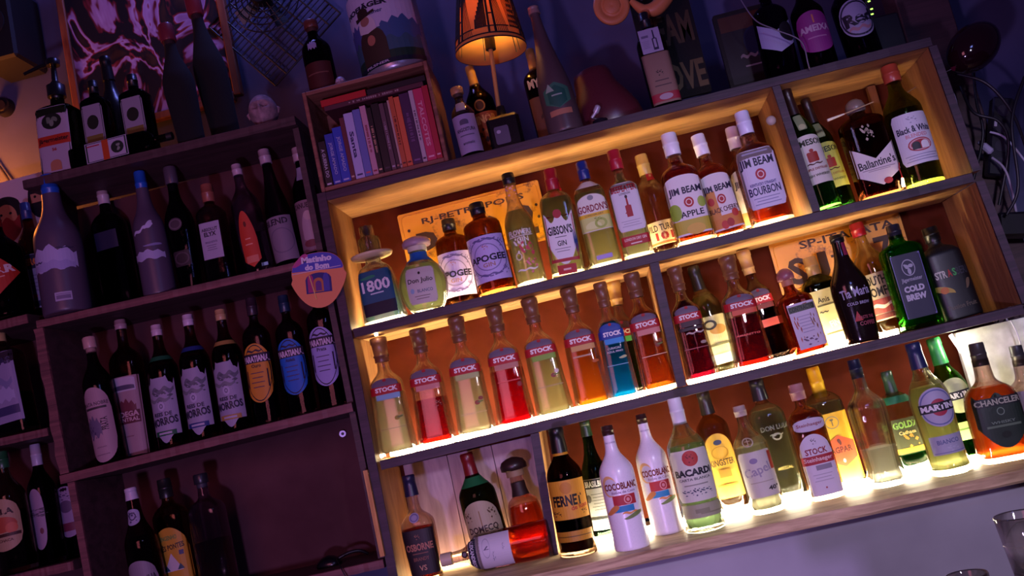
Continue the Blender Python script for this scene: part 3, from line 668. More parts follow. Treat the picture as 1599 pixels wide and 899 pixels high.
# ---- liqueur bottles on the middle lit shelf
def stock(lab, b, t, w, Y, liq, sub, low, gl='f6f4ec', cap=('70462c',), x=None, key='S2', blue=False):
    c2 = cap[1] if len(cap) > 1 else '7a5a40'
    dec = [S('stockup', 0, .30, .80, .42, '6c5c70' if not blue else '2a4aa0'), S('disc', .02, .40, .12, .10, 'a81820'), S('rect', 0, .08, .98, .26, 'b41420' if not blue else '1c3c9c'), T('STOCK', .04, .10, .68, .15, 'f6eeee', 0, .05), S('rect', .06, -.14, .72, .17, sub)]
    dec += low
    return bottle('liqueur_bottle', lab, key, Y, b, t, w, 'stock', gl, liq, ('stopper', .79, 1, .40, cap[0], c2),
      [(.53, .92, .26, None, None, dec, 0, 'label'), (.90, .4, .04, None, None, [T('STOCK', 0, 0, .7, .5, 'b08060')])], n=4, dep=.72, group='shouldered liqueur bottles with brown stoppers and red labels', extra=x)
def fruit(c1, c2, z=-1.0): return [S('disc', .22, z, .16, .14, c1), S('disc', .34, z+.12, .14, .12, c2), S('leaf', .3, z+.02, .2, .1, '6c7a30'), S('rect', .05, z-.3, .8, .02, 'c8b8a8')]
stock('shouldered liqueur bottle with clear drink and pale blue label tag, leftmost under the lamp tip', (626, 716), (590, 528), 57, .06, (.52, 'fffbe8', .5), '8cbcd8', fruit('a89a30', 'c8a040', -.85))
stock('shouldered liqueur bottle filled about a third with dark red drink, pink label tag', (687, 702), (651, 514), 57, .06, (.40, 'b81c10', .15), 'd88c84', [S('crest', .3, -.7, .2, .2, '6c6a58')])
stock('shouldered liqueur bottle with pale drink and a pale green label tag over coffee berries', (749, 688), (711, 496), 57, .06, (.55, 'faf8e0', .35), 'b8c078', fruit('a04830', '8c3820'), x=None)
stock('shouldered liqueur bottle half full of bright red drink', (811, 672), (770, 480), 57, .06, (.47, 'd80c14', .22), 'c08070', [S('rect', .05, -.6, .7, .03, 'd85050'), S('disc', .34, -.75, .14, .16, '8c1010')])
stock('shouldered liqueur bottle with milky pale green drink and lime label tag', (871, 656), (825, 467), 57, .06, (.52, 'faf4c8', .45), '8ab03c', fruit('8c3830', 'e8d8d0', -.75))
stock('shouldered liqueur bottle half full of golden orange drink', (931, 642), (886, 451), 56, .06, (.52, 'f09a1c', .22), 'd8a860', [S('rect', .0, -.4, .6, .05, 'b8a080'), S('disc', .34, -.62, .2, .1, 'c06820')])
stock('shouldered liqueur bottle of green drink, mostly hidden behind the blue one', (992, 622), (957, 439), 48, .165, (.6, '20a050', .2), '50b060', [], cap=('a88040',))
stock('shouldered liqueur bottle full of bright blue drink with a blue label', (979, 631), (936, 442), 46, .07, (.66, '0898e8', .3), '3098e0', [T('CURACAU', 0, -.36, .5, .07, 'c8e4f8'), T('AZUL FINO', 0, -.47, .6, .06, 'c8e4f8'), S('leaf', .24, -.68, .3, .16, 'a8c090'), S('rect', .0, -.9, .8, .02, '80c8f0')], blue=True)
stock('shouldered liqueur bottle full of amber drink, against the centre divider', (1034, 612), (985, 427), 54, .045, (.66, 'e8842c', .2), 'd88a80', fruit('7c2c18', '8c3c20', -.6), gl='f4d8b0')
# right of the centre divider
stock('shouldered liqueur bottle of very dark maroon drink with wine-red glow', (1101, 602), (1052, 418), 50, .05, (.70, '8c0c30', .10), '402028', [S('rect', 0, -.3, .8, .1, '2c1418'), S('wave', .1, -.45, .6, .1, 'b8a8a0'), S('disc', .3, -.8, .2, .1, '9c8c80'), S('rect', 0, -.95, .8, .02, '8c5c60')], gl='e8e4c8')
bottle('liqueur_bottle', 'pale yellow liqueur bottle with a black cap, partly hidden behind the maroon one', 'S2', .16, (1136, 585), (1077, 418), 50, 'round', 'eef0c0', (.72, 'e8e49c', .35), ('foil', .78, 1, .36, '12100e'),
  [(.32, 1.1, .42, 'round', 'd8d49c', [S('disc', .1, .2, .5, .2, 'c89a50'), S('ring.2', -.1, .32, .4, .2, '303028'), S('rect', 0, -.1, .8, .05, '70704c'), S('rect', 0, -.4, 1, .2, 'b8c0b8')])])
stock('shouldered liqueur bottle with red drink below clear glass, biggest of its shelf half', (1180, 578), (1134, 401), 58, .05, (.46, '981408', .10), 'e06040', [T('AMARETTO', 0, -.9, .7, .06, 'e07060')], gl='eef0e4')
stock('dark shouldered liqueur bottle standing behind the one with red drink', (1216, 562), (1158, 393), 46, .16, (.62, '380c0c', .10), '702c28', [S('rect', .05, -.7, .7, .25, 'a04040')], gl='a89888', cap=('a07c50',))
bottle('liqueur_bottle', 'square dark orange liqueur bottle with a copper cap and pale herb-printed label', 'S2', .05, (1266, 552), (1222, 420), 54, 'square', 'a8481c', (.66, 'd0601c', .2), ('dome', .80, 1, .38, '8c5058', 'a86a50'),
  [(.33, .78, .50, 'rect', 'cdc2d4', [S('rect', 0, .38, .96, .14, '4a5040'), T('CONTRACTO', 0, .38, .9, .10, '1c2018', 0, .03), S('crest', -.3, -.05, .24, .6, 'b05038'), S('crest', .3, -.05, .24, .6, '8c6040'), S('crest', 0, -.35, .6, .2, '705070')]+fine(0, .2, .5, 6, '9088a8', .07), .06),
   (.70, .12, .30, 'rect', '8c2418', [], .18, 'ribbon')], n=6, dep=.9)
bottle('liqueur_bottle', 'dark olive bottle with a gold cap and cream label, behind the square orange one', 'S2', .16, (1312, 545), (1254, 405), 52, 'shoulder', '4c5a28', (.7, '40481c', .1), ('screw', .80, 1, .40, 'a88448'),
  [(.34, .9, .58, 'rect', 'c8c088', [T('Anis', -.1, .32, .4, .1, '3c3820', 0, .02), S('rect', 0, .22, .7, .03, '605c38'), S('wave', -.2, .1, .3, .04, '302c1c'), T('FINO', .1, -.12, .5, .12, 'f0ecd0', 10, .03), S('rect', 0, -.3, .7, .02, '605c38')])], n=4, dep=.8)
bottle('liqueur_bottle', 'tall dark brown rounded liqueur bottle with a small red ribbon at its neck', 'S2', .05, (1351, 540), (1305, 368), 60, 'cream', '160c08', None, ('screw', .93, 1, .36, '0c0a12'),
  [(.44, .95, .12, None, None, [T('Tia Maria', .02, .1, .86, .7, 'a8a0c0', 5, .02)]), (.35, .6, .03, None, None, [T('COLD BREW', .05, 0, 1.0, .9, 'a8a0c0')]), (.20, .7, .18, None, None, [S('tri', -.1, .2, .3, .5, 'b02028'), T('TASTE THE', .2, .1, .6, .16, 'a04858'), T('COFFEE', .2, -.2, .6, .2, 'a04858')]), (.86, .14, .12, 'rect', '8c1c44', [], .1, 'ribbon')], dep=.8, opaque=('140a08', .12))
bottle('liqueur_bottle', 'clear amber liqueur bottle with a red cap and an old-fashioned striped label', 'S2', .155, (1400, 530), (1333, 350), 52, 'round', 'f0e4a8', (.20, 'f0a030', .3), ('screw', .88, 1, .42, '98141c'),
  [(.34, 1.15, .40, 'rect', 'b0a080', [T('SOUTHERN', 0, .34, .98, .2, '1c1812', 0, .03), T('COMFORT', 0, .1, .98, .2, '1c1812', 0, .03), S('rect', 0, -.2, 1, .3, '8c3c34'), S('wave', 0, -.2, .9, .14, 'd8c8b0'), S('rect', 0, -.42, 1, .1, '5c2820')])])
bottle('liqueur_bottle', 'bright green rectangular herb liqueur bottle with a grey-violet coffee label', 'S2', .05, (1441, 510), (1393, 352), 62, 'flask', '1c9c10', (.80, '28b414', .12), ('screw', .86, 1, .34, '1c1c28'),
  [(.40, .74, .60, 'rect', '2c2c44', [S('frame.015', 0, 0, .98, .98, '8078c8'), S('ring.06', 0, .28, .44, .26, 'a8a8b8'), S('leaf', -.07, .30, .14, .16, 'a8a8b8', 60), S('leaf', .07, .30, .14, .16, 'a8a8b8', 120), S('disc', 0, .22, .12, .1, 'a8a8b8'), T('Jägermeister', 0, .09, .7, .08, 'a8a8b8', 0, .02), T('COLD', -.01, -.05, .68, .10, 'c0bccc', 0, .06), T('BREW', -.01, -.18, .68, .10, 'c0bccc', 0, .06)], -.02),
   ], n=6, dep=.6)
bottle('liqueur_bottle', 'matt black bottle with fruit slices and multicoloured lettering, at the right end', 'S2', .09, (1503, 500), (1450, 356), 60, 'shoulder', '101010', None, ('screw', .84, 1, .40, '0a0a0a'),
  [(.48, .94, .10, None, None, [T('STR', -.28, 0, .3, .8, 'c8c8b8', 0, .03), T('A', -.05, 0, .12, .8, 'b03028', 0, .03), T('S', .08, 0, .1, .8, '40a050', 0, .03), T('BERI', .28, 0, .3, .8, '303038', 0, .03)]),
   (.30, 1, .18, None, None, [S('leaf', -.28, .1, .5, .7, 'b8a048', 150), S('disc', -.3, .1, .2, .4, 'c87830'), S('leaf', .3, .2, .3, .4, '6a5840', 60)]), (.13, .9, .06, None, None, [T('Passion Fruit', 0, 0, .8, .8, '605848')])], n=4, dep=.8, opaque=('0a0a0c', .45))
# pale planks at the back of the lower left bay
xl, xr = RX0+.012, xb-.012
for k in range(3):
    w_ = (xr-xl)/3; mb = MB(); zt_ = zz('S2', xl)-TH-.002
    mb.box((xl+w_*(k+.5), BK-.005, (zt_+CZ)/2), (w_-.0015, .008, zt_-CZ-.002), wood('8c7888', 'b8a4b4', (14, 10, 2), .7), .001); mb.build('back_plank', ru)
# ---- bottles on the counter and in the lower left bay
bottle('brandy_bottle', 'small-necked dark brandy bottle with a blue-black cap, left in the lower bay', 'C', .04, (676, 935), (637, 742), 54, 'osb', 'e8d0b8', (.50, '7c1c0c', .08), ('foil', .80, 1, .36, '1c1838', '302028'),
  [(.28, .92, .42, 'rect', '241820', [T('OSBORNE', 0, .12, .86, .16, 'b87860', 0, .03), S('crest', 0, .34, .2, .12, 'a06850'), S('rect', 0, -.02, .5, .02, '8c5848'), T('BRANDY', 0, -.14, .5, .08, '8c5848'), T('VS', 0, -.34, .24, .12, 'c89878')]), (.60, .3, .09, 'disc', 'a8a0c0', [S('ring.12', 0, 0, .8, .8, '706890')])], n=3, dep=.8)
bottle('brandy_bottle', 'dark green round brandy bottle with an ornate cream label, centre of the lower bay', 'C', .09, (781, 900), (726, 708), 60, 'round', '16200c', (.5, '1c1408', .02), ('foil', .74, 1, .34, '701418'),
  [(.33, 1.15, .48, 'archup', 'b8a888', [S('crest', -.3, .24, .24, .2, '5c4a30'), S('crest', .3, .24, .24, .2, '5c4a30'), S('rect', 0, .12, .02, .4, '8c6c30'), T('DOMECQ', 0, -.02, .72, .14, '30181a', 0, .02), S('rect', 0, -.2, 1, .08, 'a8b048'), S('disc', -.2, -.34, .2, .12, '40341c'), S('disc', .2, -.34, .2, .12, '40341c')])], band=[(.70, .78, '1c6c3c')])
bottle('brandy_bottle', 'amber decanter-like bottle with a mushroom-shaped brown stopper, right in the lower bay', 'C', .11, (843, 888), (798, 714), 62, 'decanter', 'ffdcc0', (.50, 'e85418', .15), ('dome', .80, 1, .52, '2a1a18', '8c7050'),
  [], n=2, dep=1, band=[(.60, .74, '301c18')])
bottle('aperitif_bottle', 'black-brown herbal liqueur bottle with a yellow label, first on the counter past the divider', 'C', -.06, (907, 876), (867, 668), 58, 'round', '1c0c04', (.6, '180a04', .02), ('foil', .80, 1, .40, '100c08'),
  [(.44, 1.25, .30, 'rect', 'dc9a28', [T('FERNET', -.02, -.02, .68, .28, '181008', 0, .04), S('disc', 0, .30, .26, .3, 'c88420'), T('de luxe', .24, -.2, .4, .12, 'b03018', 8, .02), S('crest', -.3, -.34, .3, .14, '38240c'), S('crest', .34, -.34, .2, .12, '38240c')]),
   (.16, 1.25, .08, 'rect', 'b8801c', [S('rect', 0, 0, .9, .1, '6c4c10')])], band=[(.78, .90, 'd8981c')])
bottle('aperitif_bottle', 'dark green herbal bottle with a black and white label, behind the front coconut bottle', 'C', .085, (949, 848), (912, 656), 42, 'tall', '143c18', (.6, '102c10', .03), ('foil', .86, 1, .38, '143018'),
  [(.30, 1.2, .42, 'rect', 'a8a8a0', [S('rect', 0, .4, 1, .18, '181c18'), T('BRASILBERG', 0, .4, .78, .12, 'd8d8d0', 0, .03), S('disc', -.32, .12, .2, .16, '50504c'), S('rect', 0, -.27, 1, .05, '181c18')]+fine(.08, .2, .6, 6, '585850', .06)), (.94, .3, .07, 'rect', 'b8bcb0', [])])
for lab, b, t, w, Y in [('white coconut liqueur bottle in front, lit purple, with palm and sun picture', (990, 864), (947, 665), 56, -.13), ('white coconut liqueur bottle further back, glowing warm from behind', (1045, 832), (1000, 647), 50, -.025)]:
    bottle('liqueur_bottle', lab, 'C', Y, b, t, w, 'round', None, None, ('screw', .92, 1, .34, '341c18'),
      [(.44, 1.15, .40, None, None, [S('disc', -.26, .20, .4, .42, 'e8b878'), S('disc', -.22, .18, .34, .34, 'd8d2dc'), T('COCOBLANC', .04, .18, .86, .14, '7c2c20', 0, .04), T('Batida de Coco', .08, .06, .6, .05, '9c7c94'), S('rect', .06, -.10, .56, .2, 'b83038'), S('ring.14', .14, -.10, .2, .18, 'e8a0a0'), S('disc', .14, -.10, .08, .07, 'e8a0a0'), S('rect', .0, -.27, .5, .12, '3088c0'), S('leaf', -.28, -.28, .4, .22, 'd88848', 20), S('wave', .2, -.36, .5, .07, 'e89a50'), S('leaf', .2, -.42, .5, .16, '788c50', 12)]),
       (.86, .34, .035, None, None, [T('NAO CONTEM', 0, 0, .9, .4, '8c88a0')])], opaque=('ddd6e0', .28), group='white coconut liqueur bottles')
bottle('rum_bottle', 'clear white rum bottle with a white cap and a red disc on its label', 'C', -.10, (1106, 838), (1052, 622), 62, 'round', 'e4f6dc', (.64, 'dcf8c8', .42), ('screw', .80, 1, .36, 'd8d8dc'),
  [(.42, 1.2, .38, 'round', 'dcdccc', [S('disc', .0, .33, .34, .30, 'b83830'), S('crest', 0, .33, .2, .18, '7c1c18'), T('BACARDI', 0, .06, .84, .14, '22242c', 0, .05), T('CARTA BLANCA', 0, -.07, .7, .05, '585c58'), S('crest', -.2, -.32, .3, .12, '50586c'), S('crest', .2, -.32, .3, .12, '50586c'), S('crest', 0, -.32, .2, .16, '3c4058'), S('rect', 0, -.18, .5, .02, '8c8c80')], 0, 'label'),
   (.16, 1.2, .10, 'rect', 'a8a888', [S('rect', 0, 0, .3, .3, '8c8c6c'), S('rect', .2, -.2, .5, .1, '8c8c6c')], 0, 'lower_label')])
bottle('tequila_bottle', 'amber-filled tequila bottle with an arched gold label, behind the white rum', 'C', .09, (1146, 795), (1096, 610), 52, 'shoulder', 'fff0d0', (.80, 'f0a03c', .35), ('foil', .80, 1, .38, '28241c'),
  [(.38, 1.05, .52, 'archup', 'd8a838', [S('disc', 0, .36, .24, .08, '303860'), T('KINGSTER', 0, .05, .74, .10, '5c4418', 0, .02), S('ring.06', 0, .2, .5, .2, 'b88820'), S('rect', -.0, -.12, .34, .12, 'a87c20'), S('rect', 0, -.3, .6, .03, 'a87c20')])], n=2, dep=.9)
bottle('spirit_bottle', 'small clear round-shouldered pisco bottle with an embossed anchor and slanting label', 'C', -.03, (1205, 812), (1153, 634), 54, 'round', 'f0f0e0', (.62, 'faf8e4', .42), ('screw', .90, 1, .36, 'a8988c'),
  [(.36, 1.15, .42, 'round', 'd0ccc0', [T('Capel', -.05, .06, .7, .26, '9c94a4', 10, .02), S('disc', -.08, .30, .2, .12, '8c80a0'), S('rect', .40, .25, .14, .4, 'a83c28'), T('40°', .25, -.33, .3, .10, '403c38', 0, .03), S('rect', 0, -.17, .6, .02, 'b0a898')]),
   (.66, .4, .11, None, None, [S('ring.1', 0, 0, .8, .8, 'b8b4a0'), S('rect', 0, 0, .06, .6, 'b8b4a0'), S('rect', 0, .1, .4, .06, 'b8b4a0')], -.1)])
bottle('tequila_bottle', 'clear tequila bottle with a black and gold capsule and thin grey lettering', 'C', .09, (1235, 788), (1179, 592), 58, 'shoulder', 'f4f6dc', (.74, 'f8f8dc', .5), ('foil', .82, 1, .38, '14141c'),
  [(.50, .9, .30, None, None, [T('DON LUIZ', .1, .3, .84, .14, '5c605c', 0, .03), S('ring.2', .1, .05, .3, .2, '8c8c78'), S('wave', .1, .1, .4, .08, '8c8c78')]), (.26, .8, .06, None, None, [T('MEZCAL', .1, 0, .5, .4, 'a89850')]),
   (.92, .4, .10, None, None, [S('crest', 0, 0, 1, 1, 'c8a040')])], n=3, dep=.85)
bottle('liqueur_bottle', 'amber bottle with a red and white two-part label and a clear plastic cap', 'C', -.02, (1295, 782), (1241, 600), 54, 'shoulder', 'e8b888', (.74, 'a85c14', .08), ('screw', .86, 1, .42, 'a87870'),
  [(.64, .9, .11, 'bothround', 'c8c0d0', [T('Steinhaeger', 0, 0, .84, .34, '8c3c44', 0, .02)]),
   (.30, .9, .52, 'arch', 'd8d0dc', [S('crest', 0, .38, .2, .1, '504858'), T('STOCK', 0, .22, .7, .10, '8c2030', 0, .03), S('rect', 0, .08, 1, .14, 'a82430'), T('Steinhaeger', 0, .08, .9, .09, 'e8c8c8', 0, .02), S('rect', .1, -.05, .5, .08, '8c8494'), S('disc', 0, -.38, .06, .03, 'a84850')]+fine(0, -.16, .6, 3, 'b0a8b8', .05), -.03)], n=3, dep=.8)
bottle('tequila_bottle', 'clear bottle with a bright yellow capsule and an orange diamond on its yellow label', 'C', .09, (1326, 766), (1268, 574), 58, 'shoulder', 'f4f6d8', (.70, 'faf4c8', .45), ('screw', .74, 1, .36, 'f0c01c'),
  [(.33, .92, .56, 'rect', 'e8b428', [S('ring.06', 0, .36, .4, .18, '8c8468'), T('T', 0, .36, .1, .1, '6c6448', 0, .04), S('hex', .04, -.06, .86, .46, 'c85028'), T('AGPAR', .04, -.04, .64, .09, '502418', 0, .03), S('leaf', .04, .07, .2, .1, '502418', 90), S('disc', .04, -.2, .08, .06, 'e8c0a0')]), (.84, .3, .04, None, None, [T('T', -.3, 0, .2, .8, '3c3420', 0, .04), T('DO', .2, 0, .5, .6, '8c7420')])], n=3, dep=.8)
bottle('spirit_bottle', 'tall clear unlabelled bottle with a bulging faceted foot and dark cap', 'C', -.03, (1391, 770), (1332, 562), 58, 'facet', 'f4f6ec', (.30, 'fafaf0', .35), ('screw', .85, 1, .34, '181c30'), [], n=3, dep=.9)
bottle('spirit_bottle', 'clear bottle with green drink at its foot and a black and yellow label', 'C', .085, (1432, 742), (1383, 580), 46, 'shoulder', 'dcf0c8', (.18, '10b058', .35), ('foil', .76, 1, .36, '24402c', '243c28'),
  [(.36, .95, .34, 'rect', '343818', [T('GOLDZ', 0, .32, .86, .2, '7ca84c', 0, .04), S('crest', .1, -.1, .6, .5, 'a87c28'), S('rect', 0, -.4, 1, .14, 'b08c1c'), T('Cachaca', 0, .1, .6, .1, 'c8b878')])], n=4, dep=.8, band=[(.68, .75, '2c8858')])
bottle('vermouth_bottle', 'clear bell-footed vermouth bottle with a pale round emblem and dark blue cap', 'C', -.04, (1490, 746), (1424, 536), 62, 'martini', 'f4f6d0', (.66, 'f8fac0', .40), ('foil', .80, 1, .36, '1c2448', 'b8b8c8'),
  [(.50, .96, .29, 'disc', 'b0acc4', [S('ring.04', 0, 0, .92, .92, '6870a0'), S('disc', .02, -.01, .44, .44, 'a83048'), S('rect', 0, 0, 1, .24, '24242c'), T('MARTINI', 0, 0, .9, .15, 'e8e4e8', 0, .05)]),
   (.22, .92, .14, 'rect', 'a8a8bc', [T('BIANCO', 0, .16, .6, .24, '606890', 0, .02), S('crest', .1, -.22, .4, .3, 'b8b8c8'), S('rect', 0, -.4, .9, .04, '787ca0')], 0, 'lower_label')])
bottle('vermouth_bottle', 'green vermouth bottle with a green cap, behind the clear bell-footed one', 'C', .09, (1520, 716), (1456, 528), 54, 'martini', '4cb824', (.62, '68b81c', .15), ('foil', .78, 1, .38, '1c6c34', '303830'),
  [(.52, .96, .28, 'disc', 'c8d0a0', [S('rect', 0, 0, 1, .24, '24242c'), T('MARTINI', 0, 0, .9, .15, 'e8e4e8', 0, .05)]), (.24, .9, .14, 'rect', '9cb068', [S('rect', 0, .1, .6, .1, '4c6c2c')], 0, 'lower_label')])
bottle('whisky_bottle', 'squat orange whisky bottle with a dark shield label, before the white end panel', 'C', -.03, (1574, 725), (1523, 536), 78, 'jug', 'ffd8b0', (.62, 'f07828', .30), ('screw', .80, 1, .30, '383430'),
  [(.34, .94, .46, 'shield', '1c2c20', [S('rect', 0, .34, 1, .16, '14181c'), T('CHANCELER', 0, .34, .94, .11, 'a8a890', 0, .03), S('ring.12', 0, .16, .16, .14, '708470'), S('rect', 0, -.1, .7, .04, '5c7058'), T('WHISKY', 0, -.03, .5, .05, '708470'), S('disc', 0, -.26, .2, .12, '10180c')])], n=4, dep=.7)
bottle('whisky_bottle', 'amber bottle cut off by the right edge of the picture', 'C', .02, (1630, 705), (1585, 540), 66, 'jug', 'e8c8b0', (.5, 'e06c28', .2), ('screw', .80, 1, .30, '303030'), [(.42, .9, .3, 'rect', '8c7c84', [])], n=3, dep=.8)
# lying bottle: its foot faces right
def lying():
    Yc = .0; a = P(690, 876, Yc); b = P(862, 852, Yc); d = (b-a); L = d.length
    hw = 29*((b-CP).dot(FW))/FPX
    za = CZ+hw*1.02
    root = empty('wine_bottle', (b.x, Yc, za), 'orange bottle lying on its side on the counter, white label with a navy band', 'bottle')
    root.rotation_euler = (0, -math.pi/2+.0, 0)   # bottle axis runs towards -x
    B = Body('round', L, hw, 2, 1)
    gm = glass('ffe8d0'); o = MB(); th = .0022
    outer = B.r
    o.rings(outer, gm, 32, True, True); o.build('glass_body', root)
    inner = [(z, max(.002, r-th), max(.002, q-th), n) for z, r, q, n in outer if .008 < z < L*.44]
    lm = MB(); lm.rings(inner, liquid('f0561c', .2), 32); lm.build('liquid', root)
    # labels: text runs across the band, read from below
    def surf(u, z, off): return B.surf(u, z, off)
    lb = MB(); decal(lb, surf, [S('rect', 0, 0, 1, 1, 'd0cad8'), S('ring.03', .12, .18, .5, .22, '8c889c'), T('7', .12, .18, .14, .10, '605c78', 90, .02), S('crest', -.1, .0, .3, .08, '8c889c'), S('crest', .1, -.3, .2, .06, '8c889c')], 0, L*.50, hw*2.1, L*.32)
    lb.build('label', root)
    lb = MB(); decal(lb, surf, [S('rect', 0, 0, 1, 1, '14182c'), T('ALEXANDRION', 0, 0, .94, .5, 'dcdce8', 180, .05), S('rect', 0, .46, 1, .05, 'c8c8d0')], 0, L*.69, hw*1.9, L*.08)
    lb.build('navy_band', root)
    sb = MB(); c = B.surf(0, L*.77, .0); sb.rings([(0, .0075, .0075, 2), (.002, .007, .007, 2), (.003, .004, .004, 2)], plain('3c2c2c', .4), 20, ax=lambda v: Vector((v.x+.004, -v.z+c[1], v.y+L*.77))); sb.build('seal', root)
    cb = MB(); cb.rings([(L*.9, hw*.36, hw*.36, 2), (L*1.0, hw*.36, hw*.36, 2)], plain('b8a890', .4), 20); cb.build('cap', root)
lying()

# ================================================================== dim unit, upper bay
PV = 'a89cc8'
def goose(lab, b, t, w, Y, x):
    return bottle('vodka_bottle', lab, 'LA', Y, b, t, w, 'tall', None, None, ('screw', .80, 1, .36, '1c50b0'), x, opaque=('4a3e52', .4), group='frosted vodka bottles with blue caps')
goose('larger frosted vodka bottle with a blue cap and a snowy mountain and barcode', (106, 482), (75, 275), 72, .02,
  [(.34, 1.25, .32, None, None, [S('peak', 0, .12, 1, .5, 'b8b4e0'), S('peak', .05, -.05, .8, .2, 'a8a4d4'), S('wave', .3, .3, .3, .05, '34304c'), S('wave', -.2, .05, .2, .06, '504a70')]), (.10, .34, .06, 'rect', 'b0a8c8', [S('rect', 0, 0, .84, .6, '786c90'), S('rect', 0, .18, .84, .1, 'b0a8c8')], .22, 'barcode_label')])
bottle('spirit_bottle', 'dark flat-shouldered bottle between the two frosted vodka bottles', 'LA', .155, (192, 462), (158, 293), 52, 'shoulder', '383c48', (.3, '201c28', .1), ('screw', .86, 1, .34, 'b0a4b0'),
  [(.56, .7, .14, 'rect', '1c2044', [])], n=4, dep=.7)
goose('smaller frosted vodka bottle with a blue cap and a bird in flight', (248, 444), (217, 269), 50, .05,
  [(.50, .9, .14, None, None, [S('wave', 0, .1, .8, .3, 'c8c4e8', 20), S('leaf', .2, .3, .4, .4, 'c8c4e8', 40)]), (.31, 1.2, .12, None, None, [S('peak', 0, 0, 1, .6, 'b4b0d8'), S('leaf', .2, .6, .5, .3, '8c88b8')])])
bottle('spirit_bottle', 'dark ornamental bottle with a crumpled silvery cap', 'LA', .07, (297, 436), (264, 262), 44, 'belly', '201c24', (.4, '140c14', .1), ('cork', .80, 1, .40, '4c4250', '1a1620'), [(.52, .5, .10, 'disc', '4c3c48', [S('ring.1', 0, 0, .9, .8, '6c5c68')]), (.25, .6, .12, 'round', '2c2028', [S('ring.1', 0, 0, .9, .8, '4c3c48')], 0, 'lower_label')], n=3, dep=.8)
bottle('spirit_bottle', 'bottle with a copper cap and a square white label', 'LA', .07, (345, 424), (322, 289), 44, 'shoulder', '8c6c60', (.35, '3c1810', .1), ('screw', .82, 1, .44, '8c5040'),
  [(.42, .74, .36, 'rect', 'b4a8c4', [T('ABSOLUT', 0, .3, .8, .09, '302838', 0, .03), T('ELYX', 0, .17, .6, .12, '302838', 0, .04), T('SINGLE ESTATE', 0, -.05, .6, .05, '605470')]+fine(0, -.14, .5, 3, '605470', .06), .0)], n=4, dep=.8)
bottle('spirit_bottle', 'clear bottle with a flame-shaped orange label', 'LA', .06, (404, 410), (368, 258), 46, 'round', 'a89cb4', (.35, '68505c', .1), ('screw', .90, 1, .34, 'b49aa8'),
  [(.30, .6, .50, 'flame', 'd0442c', [S('disc', 0, .26, .16, .1, '702418'), S('rect', 0, .0, .3, .02, 'f0a088'), S('rect', 0, -.1, .4, .02, 'f0a088'), S('rect', 0, -.36, .7, .12, 'e08068')])])
bottle('spirit_bottle', 'tall slim wine-shaped bottle with a low pale label', 'LA', .08, (451, 402), (411, 235), 42, 'slim', '4c3c50', (.3, '2c1820', .05), ('screw', .88, 1, .44, 'a8909c'),
  [(.24, 1.2, .36, 'rect', '8c7a8c', [T('BLEND', -.05, .38, .8, .14, '2c2030', 0, .03), S('ring.04', .05, -.05, .8, .56, '74647c')])])
bottle('spirit_bottle', 'dark bottle with a figure on its label, last before the lit shelf', 'LA', .07, (494, 388), (463, 232), 40, 'round', '1c1018', (.4, '180c10', .05), ('screw', .88, 1, .42, 'a89098'),
  [(.30, 1.15, .44, 'rect', '8c6c78', [T('CANUELA', -.05, .4, .8, .1, '2c1820', 0, .02), S('flame', .0, -.02, .44, .6, 'b89aa4'), S('disc', .05, .2, .3, .18, 'c8a8a8'), S('disc', .0, -.34, .5, .14, '7c3c44')]), (.76, .3, .12, 'rect', '9c94b0', [], 0, 'neck_label')])
mb = MB(); c = P(413, 394, .03); c.z = floor_z('LA', c.x)+.0125; mb.box(c, (.022, .022, .023), glass('c8e8f0', 1.3, .1), .002, Matrix.Rotation(.3, 3, 'Z'))
mb.box(c+Vector((0, -.0116, .004)), (.016, .0012, .008), paper('a8d8e8'))
tag(mb.build('glass_cube'), 'little pale blue glass block at the foot of the orange-labelled bottle', 'ornament')
# ---- middle bay
bottle('cachaca_bottle', 'cachaca bottle with a wide cork and a tall pink rounded label', 'LB', .03, (175, 712), (138, 527), 46, 'round', '3c3028', (.6, '28140c', .1), ('cork', .87, 1, .38, 'b08c88', '8c6c68'),
  [(.30, 1.1, .58, 'bothround', 'b0909c', [T('PRATA NOBRE', 0, .28, .86, .05, '4c3844', 0, .02), S('rect', 0, .22, .7, .03, '3c3038'), T('PRATA', .20, .0, .40, .09, '3c2c38', 90, .03), S('peak', -.15, -.02, .5, .26, '6c607c'), S('crest', -.2, -.1, .3, .2, '504464'), S('rect', 0, -.3, .3, .012, '8c7080'), S('rect', 0, -.4, .4, .012, '8c7080')])])
bottle('cachaca_bottle', 'cachaca bottle with a rectangular pink label showing a maroon skyline', 'LB', .10, (216, 698), (187, 500), 50, 'shoulder', '5c3820', (.6, '34180a', .1), ('screw', .93, 1, .36, 'a08490'),
  [(.30, .94, .56, 'rect', 'a88894', [S('archlow', 0, .40, .8, .18, 'c0b4c8'), S('arch', 0, .36, .74, .06, '504868'), S('peak', 0, .10, .7, .2, '6c2c3c'), S('tri', -.2, .2, .12, .2, '6c2c3c'), S('rect', 0, -.02, .86, .16, '5c2030'), T('ADEGA', 0, .02, .8, .07, 'c8a0ac', 0, .04), T('CENTRAL', 0, -.05, .8, .05, 'c8a0ac', 0, .03), S('rect', 0, -.26, .3, .012, '886470')])], n=3, dep=.8)
